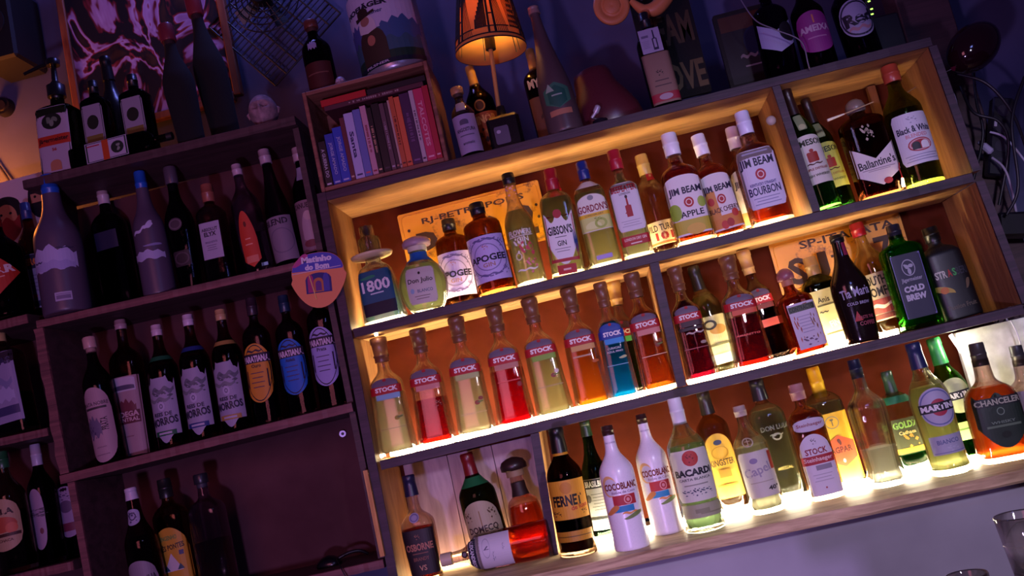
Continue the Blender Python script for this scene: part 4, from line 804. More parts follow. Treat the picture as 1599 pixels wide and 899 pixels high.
for i, (b, t, c, cc) in enumerate([((272, 688), (243, 508), '1c5c3c', 'c0a8b8'), ((322, 677), (292, 492), '24347c', 'c4b0c4'), ((372, 664), (343, 484), 'b08848', 'b89468')]):
    bottle('cachaca_bottle', 'cachaca bottle with a hillside village label and a %s ribbon stripe' % ['green', 'blue', 'tan'][i], 'LB', .05, b, t, 48, 'round', '5c3a24', (.66, '4c200c', .12), ('screw', .91, 1, .34, cc),
      [(.30, 1.05, .52, 'badge', 'a49cb8', [S('wave', .1, .30, .7, .14, '6c6c7c'), S('crest', .1, .22, .8, .22, '5c5c68'), S('wave', -.1, .16, .8, .1, '7c7c88'), S('disc', 0, .06, .22, .14, 'bcb4d0'), S('ring.2', 0, .06, .1, .07, '5c5874'), T('REIS DE', 0, -.06, .56, .06, '302c40', 0, .03), T('MORROS', 0, -.17, .86, .12, '302c40', 4, .04), S('rect', 0, -.35, .66, .07, c), S('rect', 0, -.35, .4, .03, 'b8b0c8')])],
      band=[(.70, .735, c)], group='cachaca bottles with hillside village labels')
for i, (b, t, c, cc) in enumerate([((419, 652), (391, 466), 'd8902c', '30202c'), ((473, 636), (441, 462), '2468c8', '1c2c44'), ((521, 624), (490, 440), 'a8a0dc', '4c3848')]):
    bottle('cachaca_bottle', 'cachaca bottle with an oval %s label' % ['orange', 'bright blue', 'pale violet'][i], 'LB', .06, b, t, 42, 'shoulder', '4c3838', (.5, ['5c2808', '2c2024', '2c2428'][i], .1), ('screw', .86, 1, .40, cc),
      [(.40, 1.0, .46, 'bothround', c, [S('ring.02', 0, 0, .96, .96, '201828'), S('rect', 0, .25, 1.0, .16, '2c1c34'), T('PARATIANA', 0, .24, .98, .11, 'd8c0d8', 0, .05), S('wave', 0, .37, .6, .06, '30203c'), T(['Ouro', 'Azulada', 'Prata'][i], 0, .12, .36, .06, '302030', 0, .02), S('rect', .38, -.1, .04, .3, '302030'), S('rect', -.38, -.1, .04, .3, '302030')]+fine(0, 0, .5, 4, '50405c', .08))],
      group='cachaca bottles with oval labels', n=3, dep=.85)
# ---- lower bay
bottle('cachaca_bottle', 'cachaca bottle with a white bottle-cap seal on its neck, cut by the bottom edge', 'LC', .02, (240, 940), (203, 762), 52, 'tall', '54382c', (.6, '3c1c0c', .1), ('foil', .90, 1, .34, 'b8b0c4', '302830'),
  [(.23, 1.1, .36, 'archup', '8c8090', [T('MIGUELINHA', .0, .06, .9, .16, '2c2438', 6, .03), S('rect', 0, -.2, .7, .03, '504860')]), (.76, .44, .13, 'bothround', 'a8a4c4', [S('ring.14', 0, .05, .5, .5, '383454'), S('crest', 0, 0, .8, .7, '504c6c')], 0, 'neck_label')])
bottle('cachaca_bottle', 'cachaca bottle with a yellow label of white mountain peaks', 'LC', .095, (290, 925), (255, 748), 54, 'shoulder', '8c6430', (.7, '8c4c14', .15), ('screw', .84, 1, .40, '1a1c1c'),
  [(.30, 1.0, .60, 'bothround', 'c89428', [T('ENGENHO', 0, .36, .5, .06, '5c8440', 0, .03), T('TRÊS PONTES', 0, .24, .8, .09, '3c2c18', 4, .03), S('tri', .0, .03, .56, .24, 'c8c0c8'), S('tri', -.2, -.04, .2, .08, '2c4c5c'), S('tri', .22, -.04, .2, .08, '2c4c5c'), S('rect', .3, .14, .12, .06, '3c3c68')]+fine(0, -.2, .5, 3, '8c6418', .06))], n=3, dep=.8)
bottle('spirit_bottle', 'clear bottle with a dark cap, rightmost of three in the nearly empty lower bay', 'LC', .05, (345, 912), (312, 740), 54, 'shoulder', 'b0a8b8', (.44, 'a8783c', .1), ('cork', .88, 1, .36, '202028', '30303c'), [], n=4, dep=.8)
# ---- far left shelves
bottle('aperitif_bottle', 'black bitter bottle with a red diamond label at the left edge', 'FA', .03, (18, 502), (-14, 335), 74, 'round', '0c0a0c', (.4, '0c0808', 0), ('screw', .86, 1, .34, '801818'),
  [(.38, 1.3, .50, 'diamond', 'b4301c', [T('CYNAR', .02, .04, .8, .15, 'd8c8cc', 8, .05), S('leaf', .02, .2, .2, .14, '4c6040', 90), S('rect', .05, -.08, .4, .02, 'd8a090', 8)])])
bottle('aperitif_bottle', 'aperitif bottle with a navy and orange label behind the big frosted vodka', 'FA', .15, (66, 465), (38, 318), 46, 'round', '5c2c18', (.5, '5c1c0c', .1), ('screw', .86, 1, .34, '24346c'),
  [(.32, 1.1, .44, 'rect', '9c94b4', [S('rect', 0, .36, 1, .26, '1c1c3c'), T('APEROL', .05, .36, .9, .14, 'e07838', 0, .05), S('rect', 0, -.42, 1, .1, '24244c'), S('disc', 0, -.28, .3, .08, 'c06060')]+fine(0, .1, .5, 5, '686080', .07))])
bottle('cachaca_bottle', 'flat-shouldered cachaca bottle with a pale blue-white label at the left edge', 'FB', .04, (24, 664), (-12, 510), 64, 'shoulder', '7c6858', (.35, '502414', .1), ('screw', .84, 1, .36, 'a89060'),
  [(.42, .9, .62, 'rect', '948cb4', [T('PRATAS', .0, .36, .9, .10, '2c2850', 0, .05), S('wave', 0, .05, .8, .2, '7c7ca8'), S('peak', .1, -.1, .6, .2, 'a8a4cc'), S('rect', .1, -.34, .7, .12, '3c3868')])], n=4, dep=.7)
bottle('cachaca_bottle', 'green-capped bottle with a round cream fruit label at the lower left edge', 'FC', .02, (34, 905), (0, 706), 54, 'round', '6c6040', (.5, '50401c', .15), ('screw', .86, 1, .38, '1c5030'),
  [(.40, 1.1, .42, 'bothround', 'b09474', [T('ROLA', .0, .25, .7, .12, '34201c', 0, .04), S('disc', 0, .0, .8, .3, 'b05038'), S('disc', -.2, -.04, .3, .2, 'd07850'), S('disc', .25, -.08, .3, .2, 'c86848'), S('rect', 0, -.2, .9, .06, '402018'), T('CACHACA', 0, -.3, .5, .05, '604030')])])
bottle('cachaca_bottle', 'cachaca bottle with a white screw cap and a long upright pale label', 'FC', .10, (82, 880), (54, 694), 42, 'round', '2c2020', (.5, '1c1010', .05), ('screw', .82, 1, .38, 'a4a0b8'),
  [(.38, .56, .50, 'bothround', '9c84a0', [T('Sagatiba', .0, .1, .56, .5, '34283c', 90, .03), S('disc', .2, -.2, .24, .1, '6c3444')])])
bottle('cachaca_bottle', 'cachaca bottle with a violet scalloped label, half behind the side panel', 'FC', .165, (128, 865), (100, 700), 44, 'round', '2c2028', (.5, '1c1014', .05), ('screw', .86, 1, .36, '1c1820'),
  [(.42, 1.0, .46, 'bothround', '9484ac', [S('disc', 0, .1, .5, .24, '58486c'), S('rect', 0, -.3, .9, .16, '6c2c48'), S('crest', 0, .3, .5, .14, '50406c')])])
# ================================================================== number plates on the back panels
def flat(name, label, cat, corners, Y, th, mat_, items, group=None, parent=None, rnd=.006, hook=None):
    """flat plate: corners (left-bottom, right-bottom, left-top) in picture positions at depth Y"""
    o, r, t = [P(c[0], c[1], Y) for c in corners]
    W = (r-o).length; H = (t-o).dot(Vector((-(r-o).z, 0, (r-o).x)).normalized()); ang = math.atan2((r-o).z, (r-o).x)
    c = o + Vector((math.cos(ang), 0, math.sin(ang)))*W/2 + Vector((-math.sin(ang), 0, math.cos(ang)))*H/2
    mb = MB(); q = [];
    for (sx, sz, a0) in ((1, 1, 0), (-1, 1, 90), (-1, -1, 180), (1, -1, 270)):
        for k in range(5):
            a = math.radians(a0+k*22.5); q.append((sx*(W/2-rnd)+rnd*math.cos(a), sz*(H/2-rnd)+rnd*math.sin(a)))
    n = len(q)
    mb.add([(x, -th/2, z) for x, z in q]+[(x, th/2, z) for x, z in q], [tuple(range(n)), tuple(range(n, 2*n))[::-1]]+[(i, i+n, (i+1) % n+n, (i+1) % n) for i in range(n)], mat_)
    decal(mb, lambda u, z, off: (u, -th/2-off, z), items, 0, 0, W, H)
    if hook: hook(mb, W, H, th)
    ob = mb.build(name, parent); ob.location = c; ob.rotation_euler = (0, -ang, 0)
    if label: tag(ob, label, cat, group)
    return ob, W, H
def rusty():
    def f(nt, out):
        N = nt.nodes.new; L = nt.links.new
        tc = N('ShaderNodeTexCoord'); n = N('ShaderNodeTexNoise'); n.inputs['Scale'].default_value = 16; n.inputs['Detail'].default_value = 9; n.inputs['Roughness'].default_value = .7
        L(tc.outputs['Object'], n.inputs[0]); r = N('ShaderNodeValToRGB'); r.color_ramp.elements[0].position = .36; r.color_ramp.elements[1].position = .46
        r.color_ramp.elements[0].color = lin('5a2e10'); r.color_ramp.elements[1].color = lin('e09a1c'); L(n.outputs[0], r.inputs[0])
        b = N('ShaderNodeBsdfPrincipled'); b.inputs['Roughness'].default_value = .45; L(r.outputs[0], b.inputs['Base Color']); L(b.outputs[0], out.inputs[0])
    return mat('rusty yellow enamel', f)
def emboss(mb, W, H, th):
    pts = []
    w, h, r = W/2-.008, H/2-.008, .012
    for (sx, sz, a0) in ((1, 1, 0), (-1, 1, 90), (-1, -1, 180), (1, -1, 270)):
        for k in range(5): a = math.radians(a0+k*22.5); pts.append((sx*(w-r)+r*math.cos(a), -th/2, sz*(h-r)+r*math.sin(a)))
    mb.tube(pts+[pts[0], pts[1]], .0012, rusty(), 6)
PI_ = plain('3c2410', .6)
flat('number_plate', 'rusty yellow number plate with black letters behind the brown apothecary gin bottles', 'number plate', ((640, 428), (862, 372), (616, 338)), .2085, .002, rusty(),
     [T('RJ-PETRÓPOLIS', .02, .30, .72, .15, PI_, 0, .02), T('P', -.33, -.14, .14, .52, PI_, 0, .03), T('0', .12, -.14, .13, .52, PI_, 0, .03), T('2', .36, -.10, .14, .52, PI_, 0, .03), S('disc', -.44, .2, .02, .05, PI_), S('disc', .45, .1, .02, .05, PI_), S('disc', .45, -.1, .02, .05, PI_)], hook=emboss)
flat('number_plate', 'yellow number plate with black letters behind the dark liqueur bottles', 'number plate', ((1222, 462), (1428, 412), (1207, 380)), .2085, .002, rusty(),
     [T('SP-ITAPATA', .08, .34, .72, .15, PI_, 0, .02), T('S', -.34, -.12, .13, .5, PI_, 0, .03), T('J', -.17, -.12, .13, .5, PI_, 0, .03), S('rect', -.06, .0, .03, .05, PI_), T('7', .32, -.10, .13, .5, PI_, 0, .03)], hook=emboss)
# ================================================================== coaster between the units
def coaster():
    c = P(497, 432, -.012); mb = MB(); n = 44; out = []; R = .0605
    for k in range(n):
        a = 2*math.pi*k/n; r = R*(1+.07*math.cos(3*(a+math.pi/2)))*(1.05 if math.sin(a) > 0 else 1.16); out.append((r*math.cos(a), r*math.sin(a)))
    mb.add([(x, -.0012, z) for x, z in out]+[(x, .0012, z) for x, z in out], [tuple(range(n)), tuple(range(n, 2*n))[::-1]]+[(i, i+n, (i+1) % n+n, (i+1) % n) for i in range(n)], plain('d88454', .5))
    top = [p for p in out if p[1] > .012]
    xs = sorted(top, key=lambda p: math.atan2(p[1]-.012, p[0])); mb.add([(x*.99, -.0015, z*.99) for x, z in [(R*1.02, .014)]+xs+[(-R*1.02, .018)]], [tuple(range(len(xs)+2))], plain('3440a8', .5))
    decal(mb, lambda u, z, off: (u, -.0014-off, z), [S('leaf', -.34, .36, .4, .24, 'c04890', 30), S('rect', -.02, .135, 1.0, .015, 'd8c8d8', 3), T('Matinho', 0, .36, .62, .13, 'e8e0f0', 0, .06), T('do Bom', 0, .21, .50, .12, 'e8e0f0', 0, .06),
        S('arch', 0, -.12, .52, .40, '2c2c7c'), S('arch', -.16, -.12, .12, .36, 'b03078'), S('arch', .16, -.12, .12, .36, '4848a8'), S('arch', 0, -.16, .2, .28, 'c87848'), S('arch', 0, -.18, .12, .2, '6c3888'), S('rect', -.12, -.2, .02, .5, 'e8c870', 12)], 0, 0, 2*R, 2*R)
    o = mb.build('coaster'); o.location = c; o.rotation_euler = (0, .10, 0)
    tag(o, 'rounded blue and orange coaster pinned over the post between the two shelf units', 'coaster')
coaster()
# ================================================================== crate of books on top
K0, K1 = P(468, 143, -.0), P(660, 98, -.0); K2, K3 = P(504, 298, -.0), P(707, 249, -.0)
kx0, kx1 = (K0.x+K2.x)/2, (K1.x+K3.x)/2; kzt = (K0.z+K1.z)/2
kzb = floor_z('T', (kx0+kx1)/2)+.001
kr = empty('crate', ((kx0+kx1)/2, .08, kzb), 'wooden crate lying on its side on the shelf top, filled with books', 'crate', world=True)
W_CR = wood('5c3028', '94604c', (3, 20, 30)); CT = .010; CD = .17
for nm, c, d in [('side_panel', (kx0+CT/2, CD/2, (kzt+kzb)/2), (CT, CD, kzt-kzb)), ('side_panel', (kx1-CT/2, CD/2, (kzt+kzb)/2), (CT, CD, kzt-kzb)),
                 ('top_panel', ((kx0+kx1)/2, CD/2, kzt-CT/2), (kx1-kx0-2*CT, CD, CT)), ('bottom_panel', ((kx0+kx1)/2, CD/2, kzb+CT/2), (kx1-kx0-2*CT, CD, CT)),
                 ('back_panel', ((kx0+kx1)/2, CD-.004, (kzt+kzb)/2), (kx1-kx0-2*CT, .006, kzt-kzb-2*CT))]:
    mb = MB(); mb.box(c, d, W_CR, .0015); mb.build(nm, kr)
SURF['TC'] = (Vector((kx0, 0, kzt)), Vector((kx1, 0, kzt)))
# name, spine colour, width share, height share, lettering, lettering colour, label
BK_ = [('141018', 50, .62, 'A GUERRA DO', 'b8b0c0', 'short black book with white spine lettering at the left end of the crate'),
 ('24389c', 58, .70, 'JORGE AMADO', 'a8a8d0', 'first of two matching blue books'), ('2440ac', 62, .76, 'JORGE AMADO', 'a8a8d0', 'second of two matching blue books, slightly taller'),
 ('5c2430', 32, .86, '', 'c0a090', 'thin maroon book beside the tall pale one'), ('a8a4cc', 62, .90, 'Santa', '30305c', 'thick pale lavender book in the crate'),
 ('6068a8', 50, .92, '', 'c05060', 'blue-violet book right of the thick pale one'), ('b88898', 40, .95, '*', '8c3040', 'pale pink book with faint red lettering'),
 ('120e12', 34, .90, '*', 'd0a080', 'black book with letters in many colours'), ('0c0a0e', 52, .94, '', '40303c', 'plain thick black book in the middle of the crate'),
 ('584048', 32, .92, '*', 'a898a8', 'grey book with a red patch on its spine'), ('38242c', 24, .92, '', 'a07060', 'thin dark brown book'),
 ('b09088', 16, .94, '', '50303c', 'very thin light grey-pink book beside the orange ones'), ('b45430', 32, .97, '*', '4c1c10', 'brown-orange book, darker of the orange pair'),
 ('cc6038', 38, .95, '', '5c2010', 'bright orange book, right one of the orange pair'), ('3c1c44', 64, .97, '*', '785480', 'wide deep purple book'),
 ('b0a0a8', 30, .99, '*', '2c2030', 'narrow white-grey book with dark lettering'), ('b83058', 62, .99, 'TALCOTES', 'e0a0b0', 'wide crimson book with large pink capitals'),
 ('a01c30', 40, 1.0, '', 'd0a0a8', 'plain red book at the right end of the crate')]
def dashes(seed):
    r = random.Random(seed); v = []; f = []; u = -.5
    while u < .5:
        w = r.uniform(.012, .04); h = r.uniform(.25, .5); o = len(v); v += [(u, -h), (u+w, -h), (u+w, h), (u, h)]; f.append((o, o+1, o+2, o+3)); u += w+r.choice((.012, .012, .05))
    return v, f
tot = sum(b[1] for b in BK_); x = kx0+CT+.0015; full = kx1-kx0-2*CT-.004; hmax = (kzt-kzb-2*CT)*.80
xs_ = []
for i, (c, w, hs, s, tc_, lab) in enumerate(BK_):
    bw = full*w/tot-.0006; bh = hmax*hs; y0 = .010+.006*random.random(); bd = .105+.02*random.random()
    r = empty('book', (x+bw/2, y0, kzb+CT+.0006), lab+' ' if 0 else lab, 'book', 'books standing in the crate')
    mb = MB(); m = plain(c, .45)
    mb.box((0, .001, bh/2), (bw, .0022, bh), m, .0006); mb.box((-bw/2+.0008, bd/2, bh/2), (.0016, bd-.002, bh), m); mb.box((bw/2-.0008, bd/2, bh/2), (.0016, bd-.002, bh), m)
    its = []
    if s: its.append(T(s, 0, .05, .62*bh/bw, .5*bw/bh, tc_, -90, .03) if 0 else None)
    its = []
    if s:
        L = .62 if len(s) > 6 else .4
        v, f = text_mesh(s, .03) if s != '*' else dashes(lab)
        wd, ht = bh*L, bw*.46
        mb.add([(b*ht, -.0004, bh*.52-a*wd) for a, b in v], f, paper(tc_))
    mb.box((0, -.0004, bh*.07), (bw*.6, .0006, .004), plain(tc_, .5))
    mb.build('cover', r)
    mb = MB(); mb.box((0, bd/2, bh/2), (max(.002, bw-.0036), bd-.006, bh-.005), plain('a89c8c', .8)); mb.build('pages', r)
    xs_.append((x, x+bw, kzb+CT+bh)); x += bw+.0006
ztop = max(t[2] for t in xs_)+.0008
hb0 = kx0+CT+.045
for i, (xa, xb2, z, hh, c, tc_, s, lab) in enumerate([(hb0-.01, kx1-CT-.012, ztop, .012, '4c2430', 'a89090', '*', 'slim dark book lying flat on top of the upright books'), (hb0-.016, hb0+.10, ztop+.0126, .017, 'a81c20', '701418', '', 'red book lying flat at the top of the crate'), (hb0+.103, kx1-CT-.004, ztop+.0126, .014, '181018', '8c4c40', '', 'black book lying flat beside the red one under the crate top')]):
    if z+hh > kzt-CT: hh = kzt-CT-z-.0008
    r = empty('book', ((xa+xb2)/2, .012, z), lab, 'book', 'books lying on the upright books'); L = xb2-xa; m = plain(c, .45)
    mb = MB(); mb.box((0, .001, hh/2), (L, .0022, hh), m, .0004); mb.box((0, .06, .0008), (L, .118, .0014), m); mb.box((0, .06, hh-.0008), (L, .118, .0014), m)
    if s: v, f = dashes(lab); mb.add([(a*L*.5, -.0003, hh/2+b*hh*.5) for a, b in v], f, paper(tc_))
    mb.build('cover', r)
    mb = MB(); mb.box((0, .06, hh/2), (L-.004, .112, hh-.0032), plain('a89c8c', .8)); mb.build('pages', r)
# ---- things on the crate
def keg():
    c = P(622, 112, .085); c.z = kzt+.0008; d = (c-CP).dot(FW); R = 55*d/FPX
    r = empty('beer_keg', c, 'large beer can with a white and blue picture label, on the crate of books', 'keg', rot=(0, -.03, -.12))
    mb = MB(); H = .235
    mb.rings([(0, R*.90, R*.90, 2), (.004, R*.96, R*.96, 2), (.010, R*.97, R*.97, 2), (.016, R, R, 2), (H-.016, R, R, 2), (H-.010, R*.96, R*.96, 2), (H, R*.95, R*.95, 2), (H-.003, R*.88, R*.88, 2), (H-.012, R*.86, R*.86, 2)], plain('8c8894', .3, .5), 48); mb.build('can_body', r)
    class Q: pass
    sf = lambda u, z, off: ((R+off)*math.sin(u/R), -(R+off)*math.cos(u/R), z)
    lb = MB(); W = R*2.5
    decal(lb, sf, [S('rect', 0, 0, 1, 1, 'c4bcd8'), S('rect', 0, -.20, 1, .36, '3c5c70'), S('peak', -.34, .0, .34, .24, '485090'), S('peak', .28, -.05, .5, .26, '405c8c'), S('rect', 0, -.42, 1, .16, '1c3828'),
        T('HOFJÄGER', -.12, .28, .58, .10, '1c1c30', 0, .05), T('Pilsner', .0, .18, .2, .05, '30406c', 0, .02),
        S('archup', -.10, -.22, .34, .44, '3c2c20'), S('flame', -.12, .06, .22, .24, 'd0c4cc'), S('disc', -.13, .10, .12, .12, '9c6c60'), S('slant', -.12, .17, .26, .05, '2c1c14', 8), S('archup', -.14, .21, .14, .12, '2c1c14'), S('disc', -.10, -.16, .10, .13, 'b07058'), S('rect', 0, -.47, 1, .05, '14182c'), T('PILSNER', -.1, -.47, .3, .03, 'b8b0c8', 0, .03)], 0, H*.5, W, H*.88)
    lb.build('label', r)
keg()
bottle('rum_bottle', 'dark long-necked bottle with a dull maroon label, on the crate of books', 'TC', .07, (507, 140), (484, 34), 46, 'round', '140e0c', (.4, '100804', 0), ('cork', .85, 1, .42, '5c2c20', '3c2018'), [(.22, 1.1, .36, 'rect', '4c1c18', [S('rect', 0, .1, .7, .04, '7c4c40')]), (.62, .3, .10, 'peak', '9890b8', [])])
def skull(c, s, name, label, mt):
    mb = MB(); vs = []; n, m_ = 56, 40; fs = []
    for j in range(m_+1):
        ph = math.pi*j/m_
        for i in range(n):
            th = 2*math.pi*i/n
            x, y, z = math.sin(ph)*math.cos(th), math.sin(ph)*math.sin(th), math.cos(ph)
            r = 1.0; fr = max(0, -y)
            w = .78 if z > -.2 else .78-.28*(-.2-z)
            p = [x*w, y*.88, z]
            # brow, eye hollows, nose, lips, chin
            g = lambda a, b, sx, sz: math.exp(-((x-a)/sx)**2-((z-b)/sz)**2)*fr
            dy = .10*g(0, -.05, .10, .30) + .07*(g(.3, .28, .28, .10)+g(-.3, .28, .28, .10)) - .20*(g(.32, .10, .18, .11)+g(-.32, .10, .18, .11)) + .07*g(0, -.42, .24, .07) + .05*g(0, -.54, .2, .05) + .09*g(0, -.80, .2, .14) + .04*(g(.42, -.2, .2, .2)+g(-.42, -.2, .2, .2)) - .05*g(0, -.48, .3, .02)
            p[1] -= dy*2.0
            vs.append(Vector(p)*s)
    for j in range(m_):
        for i in range(n): a = j*n+i; b = j*n+(i+1) % n; fs.append((a, a+n, b+n, b))
    mb.add(vs, fs, mt, True)
    # ears and neck
    for sx in (-1, 1): mb.tube([(sx*s*.76, .0, s*.15), (sx*s*.84, .0, s*.05), (sx*s*.78, 0, -s*.22)], [s*.06, s*.10, s*.05], mt, 8)
    mb.rings([(-s*1.02, s*.5, s*.5, 2), (-s*.7, s*.44, s*.46, 2), (-s*.4, s*.4, s*.4, 2)], mt, 20)
    o = mb.build(name); o.location = c; o.rotation_euler = (-.1, -.04, .1); tag(o, label, 'ornament'); return o
hs = P(409, 162, .06); hs.z = floor_z('LT', hs.x)+.047*1.02+.0008
o_ = skull(hs, .047, 'stone_head', 'grey stone head ornament with closed eyes on top of the dim shelf unit', plaster('6c565c', '9c7c84', 60))
sk = P(527, 104, .05); sk.z = kzt+.0185
skull(sk, .018, 'figurine', 'tiny pale figurine between the rum bottle and the beer can', plain('a898a8', .5))
# ================================================================== top of the dim unit
def pump(root, B, h, hw):
    mb = MB(); m = plain('0c0a0e', .3)
    mb.rings([(h*.93, hw*.46, hw*.46, 2), (h*1.06, hw*.46, hw*.46, 2), (h*1.08, hw*.30, hw*.30, 2), (h*1.12, hw*.16, hw*.16, 2), (h*1.30, hw*.14, hw*.14, 2)], m, 20)
    mb.rings([(h*1.30, hw*.34, hw*.34, 2), (h*1.36, hw*.36, hw*.36, 2), (h*1.38, hw*.24, hw*.24, 2)], m, 20)
    mb.tube([(0, 0, h*1.33), (-hw*.7, 0, h*1.325), (-hw*1.65, 0, h*1.28)], [hw*.14, hw*.12, hw*.09], m, 10); mb.build('pump', root)
DEER = lambda z, s: [S('disc', 0, z, .62*s, .24*s, '141c14'), S('leaf', -.10, z+.02, .2*s, .14*s, '6c7c68', 60), S('leaf', .10, z+.02, .2*s, .14*s, '6c7c68', 120), S('disc', 0, z-.03, .14*s, .10*s, '7c8878')]
JL = [S('frame.025', 0, 0, .94, .96, '1c3c2c')]+DEER(.27, 1)+[S('rect', 0, -.02, 1, .15, 'b83418'), T('Jägermeister', 0, -.02, .92, .09, '1c0c0c', 0, .03), T('56', 0, -.16, .14, .05, 'a83028', 0, .04), S('archup', 0, -.40, .34, .16, 'b87c5c')]
bottle('herb_liqueur_bottle', 'big square dark green herbal liqueur bottle with a black pump dispenser and full label', 'LT', .06, (104, 272), (88, 143), 60, 'flask', '1c3010', (.8, '100c04', .05), ('screw', .86, 1, .3, '0c0a0e'), [(.40, .88, .74, 'round', 'b4a8bc', JL)], n=6, dep=.8, extra=pump)
for i, (b, t, w) in enumerate([((163, 250), (144, 128), 48), ((226, 238), (205, 118), 50)]):
    bottle('herb_liqueur_bottle', ['nearly black herbal liqueur bottle with a framed label, behind the lying one', 'nearly black herbal liqueur bottle with a framed label, right of its twin'][i], 'LT', .095, b, t, w-6, 'flask', '0c140c', (.7, '080604', 0), ('screw', .86, 1, .36, '0c0c0c'),
       [(.50, .80, .42, 'round', '9c94a8', [S('frame.03', 0, 0, .92, .92, '1c3c2c'), S('disc', 0, .05, .56, .36, '1c2418'), S('rect', 0, -.36, .8, .16, '7c6c30')])], n=6, dep=.8, group='dark square herbal liqueur bottles behind')
def lying_flask():
    a, b = P(126, 236, -.0), P(209, 216, -.0); L = (b-a).length*1.25; c = (a+b)/2; z = floor_z('LT', c.x)+.0285
    r = empty('herb_liqueur_bottle', (c.x, .025, z), 'dark square bottle lying on its side, its white label with an orange band turned sideways', 'bottle', rot=(0, math.pi/2, 0))
    B = Body('flask', L*1.5, .0275, 6, .8)
    mb = MB(); mb.rings([(q[0]-L*.6, q[1], q[2], q[3]) for q in B.r], glass('0c140c'), 32); mb.build('glass_body', r)
    lb = MB(); sf = lambda u, z_, off: (u, -.022-off, z_)
    its = [S('rect', 0, 0, 1, 1, 'b8b0c8'), S('frame.035', 0, 0, .94, .96, '1c3c2c'), S('rect', 0, -.02, 1, .15, 'c04818'), S('disc', 0, .26, .62, .30, '1c2c24'), S('leaf', -.1, .28, .2, .14, '8c988c', 60), S('leaf', .1, .28, .2, .14, '8c988c', 120), S('rect', -.32, -.3, .06, .3, 'a83040')]
    decal(lb, sf, its, 0, -.005, .052, .112); lb.build('label', r)
    mb = MB(); mb.rings([(L*.82, .010, .010, 2), (L*.9, .010, .010, 2)], plain('0c0c0c'), 16); mb.build('cap', r)
lying_flask()
for i, (b, t, w, cc) in enumerate([((300, 222), (258, 40), 54, '6c2430'), ((352, 205), (298, -8), 56, '7c2830')]):
    bottle('wine_bottle', ['shorter dark bottle with a dusty red top in front of the painting', 'taller dark bottle with a dusty red top beside the wire grille'][i], 'LT', .05+.10*i, b, t, w-4, 'cream', '0c0a0c', None, ('cork', .80, 1, .42, cc, '2c1418'), [], dep=.9, opaque=('030304', .95), group='dark wine bottles with dusty red tops')
bottle('wine_bottle', 'slim black bottle behind and between the two framed herbal bottles', 'LT', .175, (193, 243), (163, 90), 44, 'belly', '0a0a0c', None, ('foil', .80, 1, .38, '0a0a0c'), [], opaque=('08080a', .3))
# painting
def painting():
    def f(nt, out):
        N = nt.nodes.new; L = nt.links.new
        tc = N('ShaderNodeTexCoord'); mp = N('ShaderNodeMapping'); mp.inputs['Scale'].default_value = (4, 4, 2.6); mp.inputs['Location'].default_value = (.3, 0, .8); L(tc.outputs['Object'], mp.inputs[0])
        n = N('ShaderNodeTexNoise'); n.inputs['Scale'].default_value = 1.6; n.inputs['Detail'].default_value = 3; n.inputs['Distortion'].default_value = 1.6; L(mp.outputs[0], n.inputs[0])
        r = N('ShaderNodeValToRGB'); r.color_ramp.interpolation = 'EASE'; e = r.color_ramp.elements
        e[0].position = .36; e[0].color = lin('0c0a12'); e[1].position = .70; e[1].color = lin('3c2416')
        for p_, c in ((.46, '0c0a14'), (.485, '6c1c28'), (.51, 'a884b4'), (.55, 'b89ccc'), (.57, '8c2c30'), (.60, '100c14')):
            k = e.new(p_); k.color = lin(c)
        L(n.outputs[0], r.inputs[0]); b = N('ShaderNodeBsdfPrincipled'); b.inputs['Roughness'].default_value = .6; L(r.outputs[0], b.inputs['Base Color']); L(b.outputs[0], out.inputs[0])
    m = mat('abstract canvas', f)
    a, b, t = P(128, 195, .40), P(372, 140, .40), P(86, -30, .40)
    r = empty('painting', ((a.x+b.x)/2, .40, a.z), 'abstract canvas of violet, pink, red and black strokes standing against the wall', 'painting', world=True)
    cx, W, z0, z1 = (a.x+b.x)/2, b.x-a.x, min(a.z, b.z)-.02, t.z+.02
    mb = MB(); mb.box((cx, .40, (z0+z1)/2), (W-.02, .016, z1-z0-.02), m); mb.build('canvas', r)
    fm = wood('6c3420', '9c5c34', (20, 20, 3))
    for nm, c, d in [('frame_rail', (a.x, .398, (z0+z1)/2), (.024, .026, z1-z0)), ('frame_rail', (b.x, .398, (z0+z1)/2), (.024, .026, z1-z0)), ('frame_rail', (cx, .398, z0), (W-.024, .026, .024)), ('frame_rail', (cx, .398, z1), (W-.024, .026, .024))]:
        mb = MB(); mb.box(c, d, fm, .003); mb.build(nm, r)
    return z0
pz = painting()
